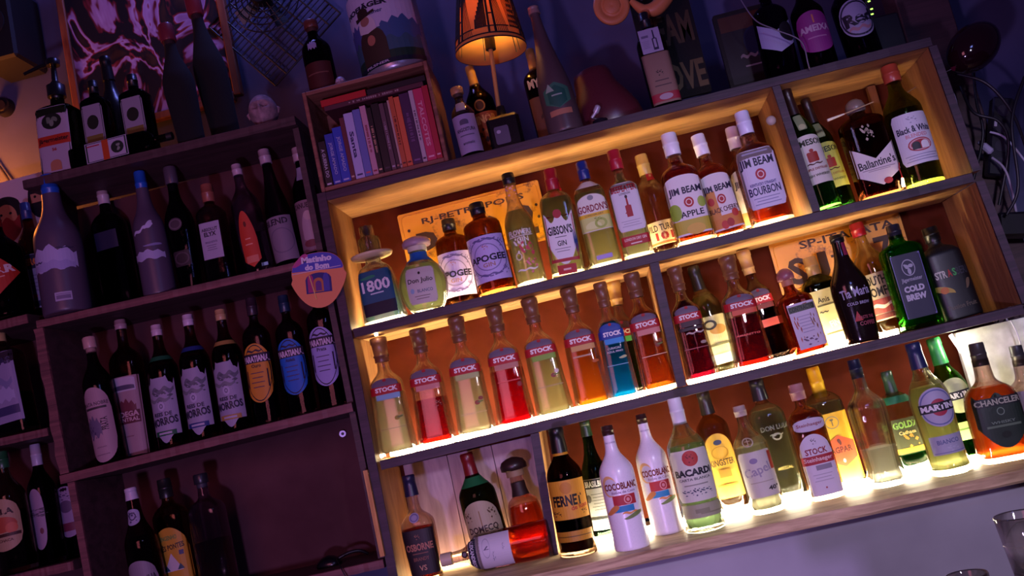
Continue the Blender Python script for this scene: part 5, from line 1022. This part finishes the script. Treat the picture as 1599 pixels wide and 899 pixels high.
# wire grille / old fan on the wall
def fan():
    c = P(412, -4, .33); r = empty('wall_fan', c, 'black round fan with a square wire guard hanging on the wall', 'fan')
    m = plain('0a0a0e', .4); R = .105
    mb = MB()
    for q in (.45, .62, .8, 1.0):
        mb.tube([(R*q*math.cos(a), -.02*(1-q), R*q*math.sin(a)) for a in [2*math.pi*k/36 for k in range(37)]], .0022, m, 6)
    for k in range(16): a = 2*math.pi*k/16; mb.tube([(R*.2*math.cos(a), -.03, R*.2*math.sin(a)), (R*math.cos(a), 0, R*math.sin(a))], .0012, m, 5)
    mb.build('guard', r)
    mb = MB(); mb.rings([(0, .035, .035, 2), (.03, .03, .03, 2)], m, 24, ax=lambda v: Vector((v.x, -.01-v.z, v.y))); mb.build('motor', r)
    for k in range(4):
        a0 = k*math.pi/2+.4; mb = MB()
        pts = []
        for i in range(9):
            t = i/8; rr = .03+.068*t; w = .55*(1-.3*t)
            pts += [(rr*math.cos(a0-w/2), .004, rr*math.sin(a0-w/2)), (rr*math.cos(a0+w/2), .022, rr*math.sin(a0+w/2))]
        v2 = [(x, y+.0015, z) for x, y, z in pts]; n = len(pts)
        fs = [(2*i, 2*i+1, 2*i+3, 2*i+2) for i in range(8)]; fs += [tuple(k_+n for k_ in f_[::-1]) for f_ in fs]; fs += [(2*i, 2*i+2, 2*i+2+n, 2*i+n) for i in range(8)]+[(2*i+1, 2*i+1+n, 2*i+3+n, 2*i+3) for i in range(8)]+[(0, n, n+1, 1), (16, 17, 17+n, 16+n)]
        mb.add(pts+v2, fs, m); mb.build('blade', r)
    mb = MB(); mb.tube([(0, .0, 0), (0, .118, 0)], .012, m, 12); mb.build('wall_mount', r)
    g = MB(); S_ = .23; ca, sa = math.cos(.62), math.sin(.62)
    def q(u, v): return (u*ca-v*sa-.0, .06, u*sa+v*ca-.045)
    for k in range(-9, 10):
        t = k/9*S_*.62
        g.tube([q(-S_*.62, t), q(S_*.62, t)], .0016 if k % 3 else .0030, m, 5)
        if k % 3 == 0: 
            t2 = k/9*S_*.62; g.tube([q(t2, -S_*.62), q(t2, S_*.62)], .0030, m, 5)
    g.build('wire_grille', r)
fan()
# speaker and round thing at the left edge
a = P(8, 45, .3); mb = MB(); mb.box((a.x-.03, .36, a.z+.02), (.13, .16, .24), plain('0c0a10', .6), .008); r_ = empty('loudspeaker', (0, 0, 0), 'black box loudspeaker cut by the top left corner', 'speaker', world=True); mb.build('cabinet', r_)
mb = MB(); mb.tube([(a.x-.03, .279, a.z+.02), (a.x-.03, .274, a.z+.02)], .045, plain('1c1a20', .7), 28); mb.build('driver', r_)
a = P(0, 164, .42); mb = MB(); mb.tube([(a.x, .449, a.z), (a.x, .425, a.z)], [.030, .026], plain('0c0a10', .5), 28)
mb.tube([(a.x+.0, .425, a.z), (a.x+.0, .420, a.z)], [.018, .016], plain('1c1418', .5), 20); tag(mb.build('wall_socket'), 'round dark wall fitting at the left edge above the orange glow', 'wall fitting')
mb = MB(); mb.tube(spline([P(-6, 252, .44), P(10, 275, .44), P(22, 296, .43), P(30, 320, .40)]), .0035, plain('1c1014', .6), 8); tag(mb.build('cable'), 'dark cable running down the orange-lit wall', 'cable')
# poster of two masked people
def poster():
    o, W, H = flat('poster', 'white poster of two people with covered faces, behind the bottles at the left edge', 'poster', ((-30, 500), (118, 462), (-72, 305)), .205, .003, paper('c4b8c4'),
      [S('bothround', -.07, .22, .34, .32, '141014'), S('disc', -.07, .20, .24, .24, 'b87c58'), S('shield', -.07, .12, .28, .20, '8c2420'), S('disc', -.12, .245, .03, .02, '141014'), S('disc', -.02, .245, .03, .02, '141014'),
       S('archup', -.08, -.25, .46, .5, '18161c'), S('disc', .30, .30, .24, .30, '14121c'), S('rect', .30, .31, .17, .07, 'b88468'), S('disc', .26, .32, .03, .02, '141014'), S('disc', .34, .32, .03, .02, '141014'), S('archup', .30, -.2, .34, .52, '1c1c2c'), S('wave', .2, .0, .1, .1, '8c88a0')])
poster()
# ================================================================== top of the lit unit
def table_lamp():
    Yl = .07; c0 = P(767, 80, Yl); c1 = P(748, -46, Yl); d = (c0-CP).dot(FW); R = 56*d/FPX
    base = P(796, 232, Yl); bz = floor_z('T', base.x)+.0008
    ax = (c1-c0).normalized(); lean = math.atan2(c1.x-c0.x, c1.z-c0.z)
    r = empty('table_lamp', (base.x, Yl, bz), 'glowing orange table lamp with a black cut-out shade on the shelf top', 'lamp')
    H = (c1-c0).length
    off = Vector((c0.x-base.x, 0, c0.z-bz)); Rm = Matrix.Rotation(lean, 4, 'Y')
    def place(o): o.location = off; o.rotation_euler = (0, lean, 0); return o
    def shade_m(nt, out):
        b = nt.nodes.new('ShaderNodeBsdfDiffuse'); b.inputs[0].default_value = lin('f0b060'); t = nt.nodes.new('ShaderNodeBsdfTranslucent'); t.inputs[0].default_value = lin('f4a848')
        x = nt.nodes.new('ShaderNodeMixShader'); x.inputs[0].default_value = .55; nt.links.new(b.outputs[0], x.inputs[1]); nt.links.new(t.outputs[0], x.inputs[2]); nt.links.new(x.outputs[0], out.inputs[0])
    sm = mat('lamp paper', shade_m); R1 = R*.62
    mb = MB(); mb.rings([(0, R, R, 2), (H, R1, R1, 2), (H, R1-.001, R1-.001, 2), (0, R-.001, R-.001, 2), (0, R, R, 2)], sm, 56, False, False); shade = place(mb.build('lamp_shade', r))
    def surf(u, z, o): rr = R+(R1-R)*z/H+o; a = u; return (rr*math.sin(a), -rr*math.cos(a), z)
    k = plain('140c08', .6); mb = MB()
    for z in (0.001, .012, H-.004): rr = R+(R1-R)*z/H+.0006; mb.rings([(z-.002, rr, rr, 2), (z+.002, rr, rr, 2)], k, 56, False, False)
    for t0 in range(6):
        a0 = t0*math.pi/3+.2
        def bar(p, q_, w=.0012):
            n = 8; pts = [surf(p[0]+(q_[0]-p[0])*i/n, p[1]+(q_[1]-p[1])*i/n, .0010) for i in range(n+1)]; mb.tube(pts, w, k, 5)
        # tower, deck and cables of a cut-out bridge; a net pattern beside it
        for s_ in (-.09, .09): bar((a0+s_, .012), (a0+s_*.7, H*.92), .0028)
        for zz_ in (.30, .5, .7, .9): bar((a0-.09, H*zz_), (a0+.09, H*zz_), .0018)
        for j in range(7): bar((a0+.09, H*(.9-.0*j)), (a0+.12+.055*j, .015), .0007)
        bar((a0-.5, .030), (a0+.5, .030), .0016)
        if t0 % 2:
            for j in range(9): bar((a0-.50+.045*j, .03), (a0-.30+.045*j, H*.75), .0007); bar((a0-.12-.045*j, .03), (a0-.32-.045*j, H*.75), .0007)
        else:
            for j in range(9): bar((a0-.48+.04*j, .03), (a0-.48+.04*j, H*(.25+.05*j)), .0016)
    o2 = mb.build('cut_out_pattern', shade)
    mb = MB(); mb.tube([(0, 0, H*.02), (0, 0, H*.3)], .013, plain('1c1410', .4), 16); o3 = place(mb.build('bulb_holder', r))
    mb = MB(); mb.rings([(H*.3+.045*(1-math.cos(a))/2, .018*math.sin(a)+.004, .018*math.sin(a)+.004, 2) for a in [i*math.pi/8 for i in range(9)]], emit((1, .56, .16), 60), 16); place(mb.build('bulb', r))
    mb = MB(); p1 = off+Vector((0, 0, .01)); p0 = Vector((-.004, 0, .115)); mb.tube([p0, p1], .0055, wood('a0743c', 'c89c54', (20, 20, 2)), 12); mb.build('pole', r)
    mb = MB(); mb.box((0, 0, .045), (.082, .07, .089), plain('0c0a0e', .25), .008); mb.rings([(.088, .02, .02, 2), (.10, .012, .012, 2), (.12, .010, .010, 2)], plain('0c0a0e', .3), 20); mb.build('base', r)
    mb = MB(); decal(mb, lambda u, z, o: (u, -.035-o, z), [S('round', 0, 0, 1, 1, '605870'), S('disc', -.2, .2, .3, .2, 'b8b0c8')], -.008, .038, .036, .045); mb.build('label', r)
table_lamp()
bottle('bitters_bottle', 'small round bottle with a wooden cap and a wrapped white label, right of the crate', 'T', .05, (742, 252), (712, 138), 38, 'round', 'c8b090', (.6, '6c4c30', .1), ('cork', .86, 1, .46, 'a87c50', '3c2c24'),
  [(.32, 1.2, .52, 'rect', 'aca0c4', [T('ANGOSTURA', 0, .1, .7, .1, '2c2838', 0, .03), S('archup', 0, .3, .3, .14, '5c5870'), S('rect', 0, -.05, .5, .03, '6c6880'), T('aromatic', 0, -.25, .4, .07, '2c2838')]), (.70, .4, .13, 'rect', 'a098b8', [], 0, 'neck_label')])
bottle('liqueur_bottle', 'dark bottle with gold foil neck and an orange patterned label, under the lamp', 'T', .155, (772, 240), (728, 106), 46, 'round', '1c1008', (.5, '1c0c04', .02), ('foil', .72, 1, .30, 'b88430', 'c89848'),
  [(.28, 1.2, .42, 'rect', 'a04c1c', [T('MINOR', .0, .34, .8, .2, 'e0a860', 0, .05), S('crest', -.2, -.1, .6, .6, '2c1408'), S('crest', .2, -.1, .5, .6, 'd08c3c')]), (.56, .4, .12, 'disc', '3c2008', [S('ring.1', 0, 0, .9, .9, 'a87830')])])
bottle('rum_bottle', 'squat-shouldered bottle with a gold neck, beside the tall frosted sparkling wine bottle', 'T', .155, (862, 215), (826, 78), 44, 'shoulder', '8c6848', (.8, '5c3418', .1), ('foil', .74, 1, .32, 'a87c3c', '3c3048'),
  [(.63, .8, .10, None, None, [T('MYRS', 0, 0, .9, .9, 'c8b8a0', 0, .04)]), (.30, .9, .4, 'rect', '6c4430', [S('wave', .1, 0, .6, .2, '3c2418')])], n=3, dep=.9)
bottle('sparkling_wine_bottle', 'tall frosted sparkling wine bottle with a green faceted label', 'T', .04, (886, 212), (832, 12), 56, 'champagne', None, None, ('foil', .94, 1, .30, '8c7470'),
  [(.24, .86, .26, None, None, [S('hex', -.0, .1, .9, .76, '3c7860'), S('hex', .0, .06, .6, .66, '1c5c4c'), S('tri', -.2, .34, .3, .24, '9cb8a0'), S('rect', 0, .1, .34, .04, '9cb8a8'), S('rect', .0, -.4, .74, .16, 'b87c60')])], opaque=('4c3c40', .35))
def pink():
    c = P(955, 196, .12); z = floor_z('T', c.x)+.0008; mb = MB(); s = .1
    mb.rings([(0, .085, .06, 2.2), (.01, .09, .065, 2.2), (.05, .085, .062, 2.2), (.09, .07, .055, 2), (.12, .055, .045, 2), (.15, .05, .04, 2), (.165, .045, .036, 2), (.175, .02, .016, 2)], plain('4c1c26', .3), 40)
    o = mb.build('ceramic_ornament'); o.location = (c.x, .12, z); o.rotation_euler = (0, -.12, 0); tag(o, 'smooth dusky pink bell-shaped ornament standing beside the sparkling wine bottle', 'ornament')
    mb = MB(); c = P(930, 175, .03); mb.tube(spline([c+Vector((-.012, 0, -.012)), c, c+Vector((.010, 0, .014))], 5), [.004]*5+[.0075]*5+[.005], plain('b8b0c0', .3, .3), 8)  # pale bent tube on a foot, added as the white glint by the ornament
    c2 = P(936, 184, .03); z2 = floor_z('T', c2.x); mb.rings([(z2+.0008, .02, .016, 2), (z2+.012, .018, .014, 2), (z2+.016, .008, .008, 2)], plain('14101c', .4), 20, ax=lambda v: v+Vector((c2.x, .03, 0)))
    mb.tube([(c2.x, .03, z2+.014), c+Vector((-.012, 0, -.012))], .003, plain('302830', .4), 8)
    tag(mb.build('added_glint'), 'added pale clip on a black foot in front of the pink ornament', 'glint')
pink()
def claypair():
    c = P(955, 8, .10)
    r = empty('clay_dish', c, 'round orange clay dish with a ringed centre at the top edge', 'dish')
    m = plain('c8804c', .45); mb = MB(); R = .046
    prof = [(0, .001), (.004, R*.42), (.001, R*.46), (-.004, R*.55), (-.001, R*.6), (.004, R*.85), (.0, R), (-.006, R*1.0), (-.008, R*.9), (-.01, .001)]
    mb.rings([(z, q_, q_*1.12, 2) for z, q_ in prof], m, 40, ax=lambda v: Vector((v.x, -v.z, v.y))); mb.build('dish_body', r)
    mb = MB(); mb.tube([(0, .006, .03), (0, .02, .3), (0, .03, .9)], .003, plain('1c1418', .5), 8); mb.build('hanging_wire', r); r.rotation_euler = (0, .15, .1)
    c = P(1020, -2, .10); r = empty('clay_horn', c, 'curved orange clay horn right of the ringed dish', 'ornament')
    mb = MB(); mb.tube(spline([(-.055, 0, .01), (-.03, 0, -.022), (.0, 0, -.026), (.03, 0, -.006), (.05, 0, .012), (.06, 0, .0)], 8), [.006+.014*math.sin(math.pi*i/40) for i in range(41)], m, 14); mb.build('horn_body', r)
    mb = MB(); mb.tube([(0, .004, -.01), (0, .02, .3), (0, .03, .9)], .003, plain('1c1418', .5), 8); mb.build('hanging_wire', r)
claypair()
flat('sign', 'black sign board with tall dull gold capitals behind the tagged bottle', 'sign', ((1022, 165), (1112, 143), (972, -30)), .17, .012, plain('08070a', .9),
  [T('MION', -.02, .36, .56, .12, '4c5468', 0, .02), T('TEAM', .02, .03, .84, .24, '4a381c', 0, .03), T('LOVE', .06, -.34, .84, .22, '5c4824', 0, .03)])
def tagb(root, B, h, hw):
    mb = MB(); z = h*.66
    its = [S('rect', 0, 0, 1, 1, 'a8a0c4'), S('rect', -.24, .2, .34, .1, '6c6488'), S('bottle', .18, 0, .24, .84, '2c2448'), S('rect', .18, -.14, .12, .36, 'a8a0c4')]+fine(-.26, .0, .36, 5, '7c7498', .07)
    mb.box((-.004, -hw*1.06-.001, z), (.050, .0008, .060), paper('a8a0c4'))
    decal(mb, lambda u, q, o: (u-.004, -hw*1.06-.0016-o, q+z), its, 0, 0, .050, .060); mb.build('hang_tag', root)
    mb = MB(); mb.tube([(.03*math.cos(a)*.55, -hw*.3-.004+.012*math.sin(a), h*.80) for a in [i*math.pi/8-math.pi for i in range(9)]]+[(-.004, -hw*1.06, z+.03)], .0008, plain('8c84a8'), 5); mb.build('tag_string', root)
bottle('gin_bottle', 'green-shouldered bottle with a printed paper tag hung on its neck', 'T', .06, (1044, 172), (1004, 22), 46, 'shoulder', '50583c', (.6, '3c3020', .05), ('screw', .84, 1, .36, '14121c'),
  [(.30, .94, .50, 'rect', '8c6c60', [S('crest', 0, .1, .3, .12, '2c2020'), S('rect', 0, -.05, .5, .02, '50383c'), S('rect', 0, -.15, .6, .02, '50383c'), S('rect', 0, -.38, 1, .16, '9c2438'), S('disc', 0, -.38, .5, .12, 'b098a8')])], n=4, dep=.8, extra=tagb)
def frame():
    o, W, H = flat('picture_frame', 'black glazed picture frame leaning on the wall, right of the gold-lettered sign', 'picture frame', ((1142, 142), (1222, 122), (1092, 32)), .16, .014, plain('08070a', .8),
      [S('rect', 0, 0, .86, .90, '1c1018'), S('rect', 0, .34, .84, .2, '4c2818'), S('disc', .2, .05, .5, .4, '14183c'), S('wave', .0, -.12, .34, .08, '7c6c74'), S('rect', .05, -.25, .34, .02, '84747c')])
    mb = MB()
frame()
for (lab, b, t, w, pr, n, lbs, gc) in [
  ('dark bottle with a plain white curved label, beside the purple-labelled one', (1222, 112), (1190, -20), 54, 'shoulder', 2, [(.42, 1.15, .34, 'vee', 'a4a0cc', [S('disc', .3, .1, .5, .6, '14101c')])], '2c2038'),
  ('dark bottle with a purple hexagonal label in the middle of the shelf top\'s right end', (1282, 100), (1244, -30), 52, 'round', 2, [(.38, 1.15, .44, 'bothround', '8c2c84', [T('AMEIXA', 0, .08, .84, .16, 'c0a0c0', 0, .04), S('rect', 0, -.14, .5, .03, 'b070a8'), S('rect', 0, .3, .04, .2, 'c87c5c')])], '281c20'),
  ('dark bottle with a round white label and flowing script, last of three', (1348, 78), (1306, -40), 54, 'round', 2, [(.42, 1.1, .42, 'disc', '9c98bc', [S('ring.05', 0, 0, .92, .92, '24203c'), T('Red', .02, .0, .8, .34, '18142c', 4, .05), S('wave', 0, -.26, .6, .16, 'a87c8c')])], '28182c')]:
    bottle('liqueur_bottle', lab, 'T', .06, b, t, w, pr, gc, (.3, '1c1030', .05), ('screw', .86, 1, .36, '100c14'), lbs, n=n, dep=.9)
c = P(1378, 40, .12); mb = MB(); z = floor_z('T', c.x); r_ = empty('router', (c.x, .12, z+.001), 'black network box with small green lights at the end of the shelf top', 'electronics')
mb.box((0, 0, .055), (.07, .05, .11), plain('0a0a0e', .35), .004); mb.build('housing', r_)
mb = MB()
for q in ((1361, 14), (1362, 22), (1357, 2)):
    a = P(q[0], q[1], .094); mb.box((a.x-c.x, -.0258, a.z-z-.001), (.006, .001, .003), emit((.4, 1, .1), 3))
mb.build('indicator_light', r_)
mb = MB(); mb.tube(spline([P(1150, -12, .02), P(1178, 30, -.01), P(1210, 46, -.02), P(1250, 64, -.02), P(1262, 100, -.02), P(1265, 112, .01)]), .0016, plain('6c6478', .5), 6); tag(mb.build('cable'), 'thin pale cable hanging in front of the bottles with violet labels', 'cable')
mb = MB(); a = P(1204, 188, -.001); mb.rings([(.0085*math.sin(t), .0105*math.cos(t)+.001, .0105*math.cos(t)+.001, 2) for t in [0, .3, .6, .9, 1.2, 1.5]], plain('a89890', .5), 20, ax=lambda v: Vector((v.x, -v.z, v.y)))
o_ = mb.build('door_bumper'); o_.location = (a.x, -.0005, a.z); tag(o_, 'pale round felt knob fixed to the post beside the largest bourbon bottle', 'knob')
# ================================================================== right edge
mb = MB(); a, b = P(1470, 40, .26), P(1640, 640, .26)
mb.box((RX1+.115, .30, 1.5), (.13, .09, 1.9), W_DARK, .003); tag(mb.build('trim_1'), 'dark board on the wall right of the lit unit', kind='structure')
def balloon():
    c = P(1520, 74, .06); r = empty('balloon', c, 'glossy dark maroon oval balloon in the top right corner', 'balloon', rot=(0, 1.0, .2))
    mb = MB(); mb.rings([(.072*math.sin(t), .052*math.cos(t)+.0005, .05*math.cos(t)+.0005, 2) for t in [i*math.pi/16-math.pi/2 for i in range(17)]], plain('1c0610', .08), 36); mb.rings([(-.078, .006, .006, 2), (-.071, .003, .003, 2)], plain('5c1430', .2), 10); mb.build('balloon_body', r)
    mb = MB(); mb.tube([(0, 0, -.075), (-.02, .08, -.10), (-.03, .19, -.12)], .0008, plain('a090a0'), 5); mb.build('string', r)
balloon()
def cable(pts, rad, c, lab, name='cable', n=8): mb = MB(); mb.tube(spline([P(*p) for p in pts], n), rad, plain(c, .45), 8); return tag(mb.build(name), lab, 'cable', None)
cable([(1478, 138, .20), (1490, 150, .18), (1499, 190, .17), (1506, 235, .18), (1515, 278, .21)], .0028, 'a8a4c8', 'white cable running down beside the right side of the lit unit')
cable([(1546, 206, .2), (1565, 212, .19), (1582, 228, .19), (1604, 256, .2)], .0028, 'a8a4bc', 'short white cable curving off the right edge below the balloon')
cable([(1549, 246, .19), (1566, 260, .18), (1577, 285, .18), (1588, 336, .2)], .0030, '8c8494', 'grey cable hanging from the white plug')
cable([(1553, 390, .17), (1557, 410, .16), (1553, 438, .18), (1548, 445, .2)], .0034, 'a8a4c8', 'white cable curving past the outer edge of the lit unit')
for i, (pts, c) in enumerate([([(1492, 115, .16), (1540, 130, .14), (1580, 175, .15), (1604, 235, .2)], '1c1620'), ([(1500, 135, .2), (1520, 175, .16), (1560, 190, .15), (1575, 230, .17), (1560, 320, .2)], '141018'), ([(1520, 110, .2), (1525, 160, .18), (1535, 210, .17), (1520, 280, .2)], '0e0c14'), ([(1600, 120, .14), (1580, 190, .13), (1590, 290, .13), (1572, 335, .15)], '14121c')]):
    cable(pts, .0038, c, ['black cable looping under the balloon towards the right edge', 'black cable winding down past the white plug', 'black cable dropping close to the lit unit', 'black cable bending at the right edge'][i])
c = P(1541, 232, .19); mb = MB(); mb.box((0, 0, 0), (.018, .014, .030), plain('9c94ac', .4), .004, Matrix.Rotation(-.6, 3, 'Y')); mb.box((-.011, 0, .017), (.010, .009, .012), plain('7c7890', .4), .002, Matrix.Rotation(-.6, 3, 'Y'))
o_ = mb.build('plug'); o_.location = c; tag(o_, 'white plug with the grey cable hanging from it', 'plug')
r_ = empty('power_strip', P(1560, 215, .225), 'dark power strip on the wall behind the cables', 'power strip', rot=(0, .35, 0)); mb = MB(); mb.box((0, 0, 0), (.05, .03, .2), plain('14121c', .4), .004); mb.build('housing', r_)
mb = MB()
for k in range(4): mb.tube([(0, -.0152, -.07+k*.045), (0, -.0165, -.07+k*.045)], .015, plain('24202c', .4), 20)
mb.build('socket', r_); mb = MB(); mb.box((-.016, -.016, .03), (.007, .003, .014), plain('a8a4b0', .4), .001); mb.build('switch', r_)
r_ = empty('adapter', P(1584, 352, .2), 'black adapter box with a small white tag at the right edge', 'electronics', rot=(0, .2, 0)); mb = MB(); mb.box((0, 0, 0), (.09, .05, .06), plain('0e0c12', .35), .006); mb.build('housing', r_); mb = MB(); mb.box((.026, -.0256, .012), (.02, .0012, .012), paper('b8b4b0')); mb.build('sticker', r_)
rnd = random.Random(4)
for k in range(5):
    c = P(1592+rnd.uniform(-8, 8), 470+k*8, .12+.012*k); R = .040+rnd.uniform(-.008, .01); ph = rnd.uniform(0, 6)
    mb = MB(); mb.tube([(c.x+R*math.cos(a), c.y+.01*math.sin(2*a+ph), c.z+R*.62*math.sin(a+.3)) for a in [2*math.pi*i/40 for i in range(41)]], .0022, plain(['1c1a20', '24222c', '8c8898', '1a181c', '302c34'][k], .3), 6, caps=False)
    tag(mb.build('cable'), ['topmost black loop of the coiled cables at the right edge', 'second black loop of the coiled cables at the right edge', 'pale grey loop among the coiled cables at the right edge', 'fourth black loop of the coiled cables at the right edge', 'lowest dark loop of the coiled cables at the right edge'][k], 'cable', 'coiled cables at the right edge')
cable([(1578, 500, .1), (1590, 525, .09), (1597, 555, .09), (1606, 590, .10)], .0018, 'b8b4c0', 'thin pale cable trailing down from the coil')
# black gadget in the empty lower bay
c = P(512, 868, .10); z = floor_z('LC', c.x)
r_ = empty('desk_clip_lamp', (c.x, .10, z+.001), 'small black device with a rounded hood, lying in the nearly empty lower bay', 'electronics')
mb = MB(); mb.rings([(0, .030, .024, 2.6), (.006, .031, .025, 2.6), (.014, .027, .021, 2.4), (.022, .016, .013, 2), (.025, .004, .003, 2)], plain('0c0a10', .25), 28); mb.build('hood', r_)
mb = MB(); mb.tube(spline([(.02, 0, .012), (.05, .01, .02), (.075, .02, .018), (.09, .03, .006)], 6), .004, plain('0c0a10', .4), 8); mb.build('arm', r_)
mb = MB(); mb.tube(spline([P(525, 872, .02), P(532, 885, -.012), P(540, 900, -.02), P(560, 925, -.02)], 6), .0016, plain('0c0a10', .5), 6); tag(mb.build('cable'), 'thin black cable hanging over the edge of the nearly empty lower bay', 'cable')
# ================================================================== glasses on the near bar top
def glassware(name, lab, rim, hwpx, dist, H, taper, facets, liqc=None):
    d = (RT*((rim[0]-799.5)/FPX)+UP*((449.5-rim[1])/FPX)+FW).normalized(); c = CP+d*dist
    R = hwpx*dist*d.dot(FW)/FPX; z0 = c.z-H
    r = empty(name, (c.x, c.y, z0), lab, 'glass'); mb = MB(); g = glass('f4ead8')
    o = [(0, R*taper*.94), (.004, R*taper), (H*.5, R*(1+taper)/2), (H-.002, R), (H, R-.001)]; i_ = [(H-.002, R-.0022), (H*.5, R*(1+taper)/2-.0032), (.012, R*taper-.004), (.009, R*taper*.6)]
    mb.rings([(z, q, q, facets) for z, q in o+i_], g, 48); mb.build('glass_body', r)
    mb = MB(); mb.rings([(H*.55, R*(1+taper)/2+.0006, R*(1+taper)/2+.0006, 2), (H*.56, R*(1+taper)/2+.001, R*(1+taper)/2+.001, 2), (H*.57, R*(1+taper)/2+.0006, R*(1+taper)/2+.0006, 2)], g, 48, False, False); mb.build('ridge', r)
    return z0
z0 = glassware('tumbler', 'clear drinking glass at the lower right corner catching the light strip', (1592, 802), 39, 1.45, .085, .82, 2)
glassware('tumbler', 'clear drinking glass whose rim just shows at the bottom edge', (1509, 896), 32, 1.40, .060, .85, 2)
zb_ = z0-.0008; br = empty('bar_counter', (.75, -.98, 0), 'dark wooden bar in the lower right corner carrying the glasses', 'bar', world=True)
mb = MB()
mb.box((.75, -.98, zb_-.02), (1.3, .42, .04), wood('1c1418', '34282c', (2, 14, 20)), .004); mb.build('worktop', br)
mb = MB(); mb.box((.75, -.98, (zb_-.041)/2), (1.2, .3, zb_-.042), W_DARK, .004); mb.build('body', br)
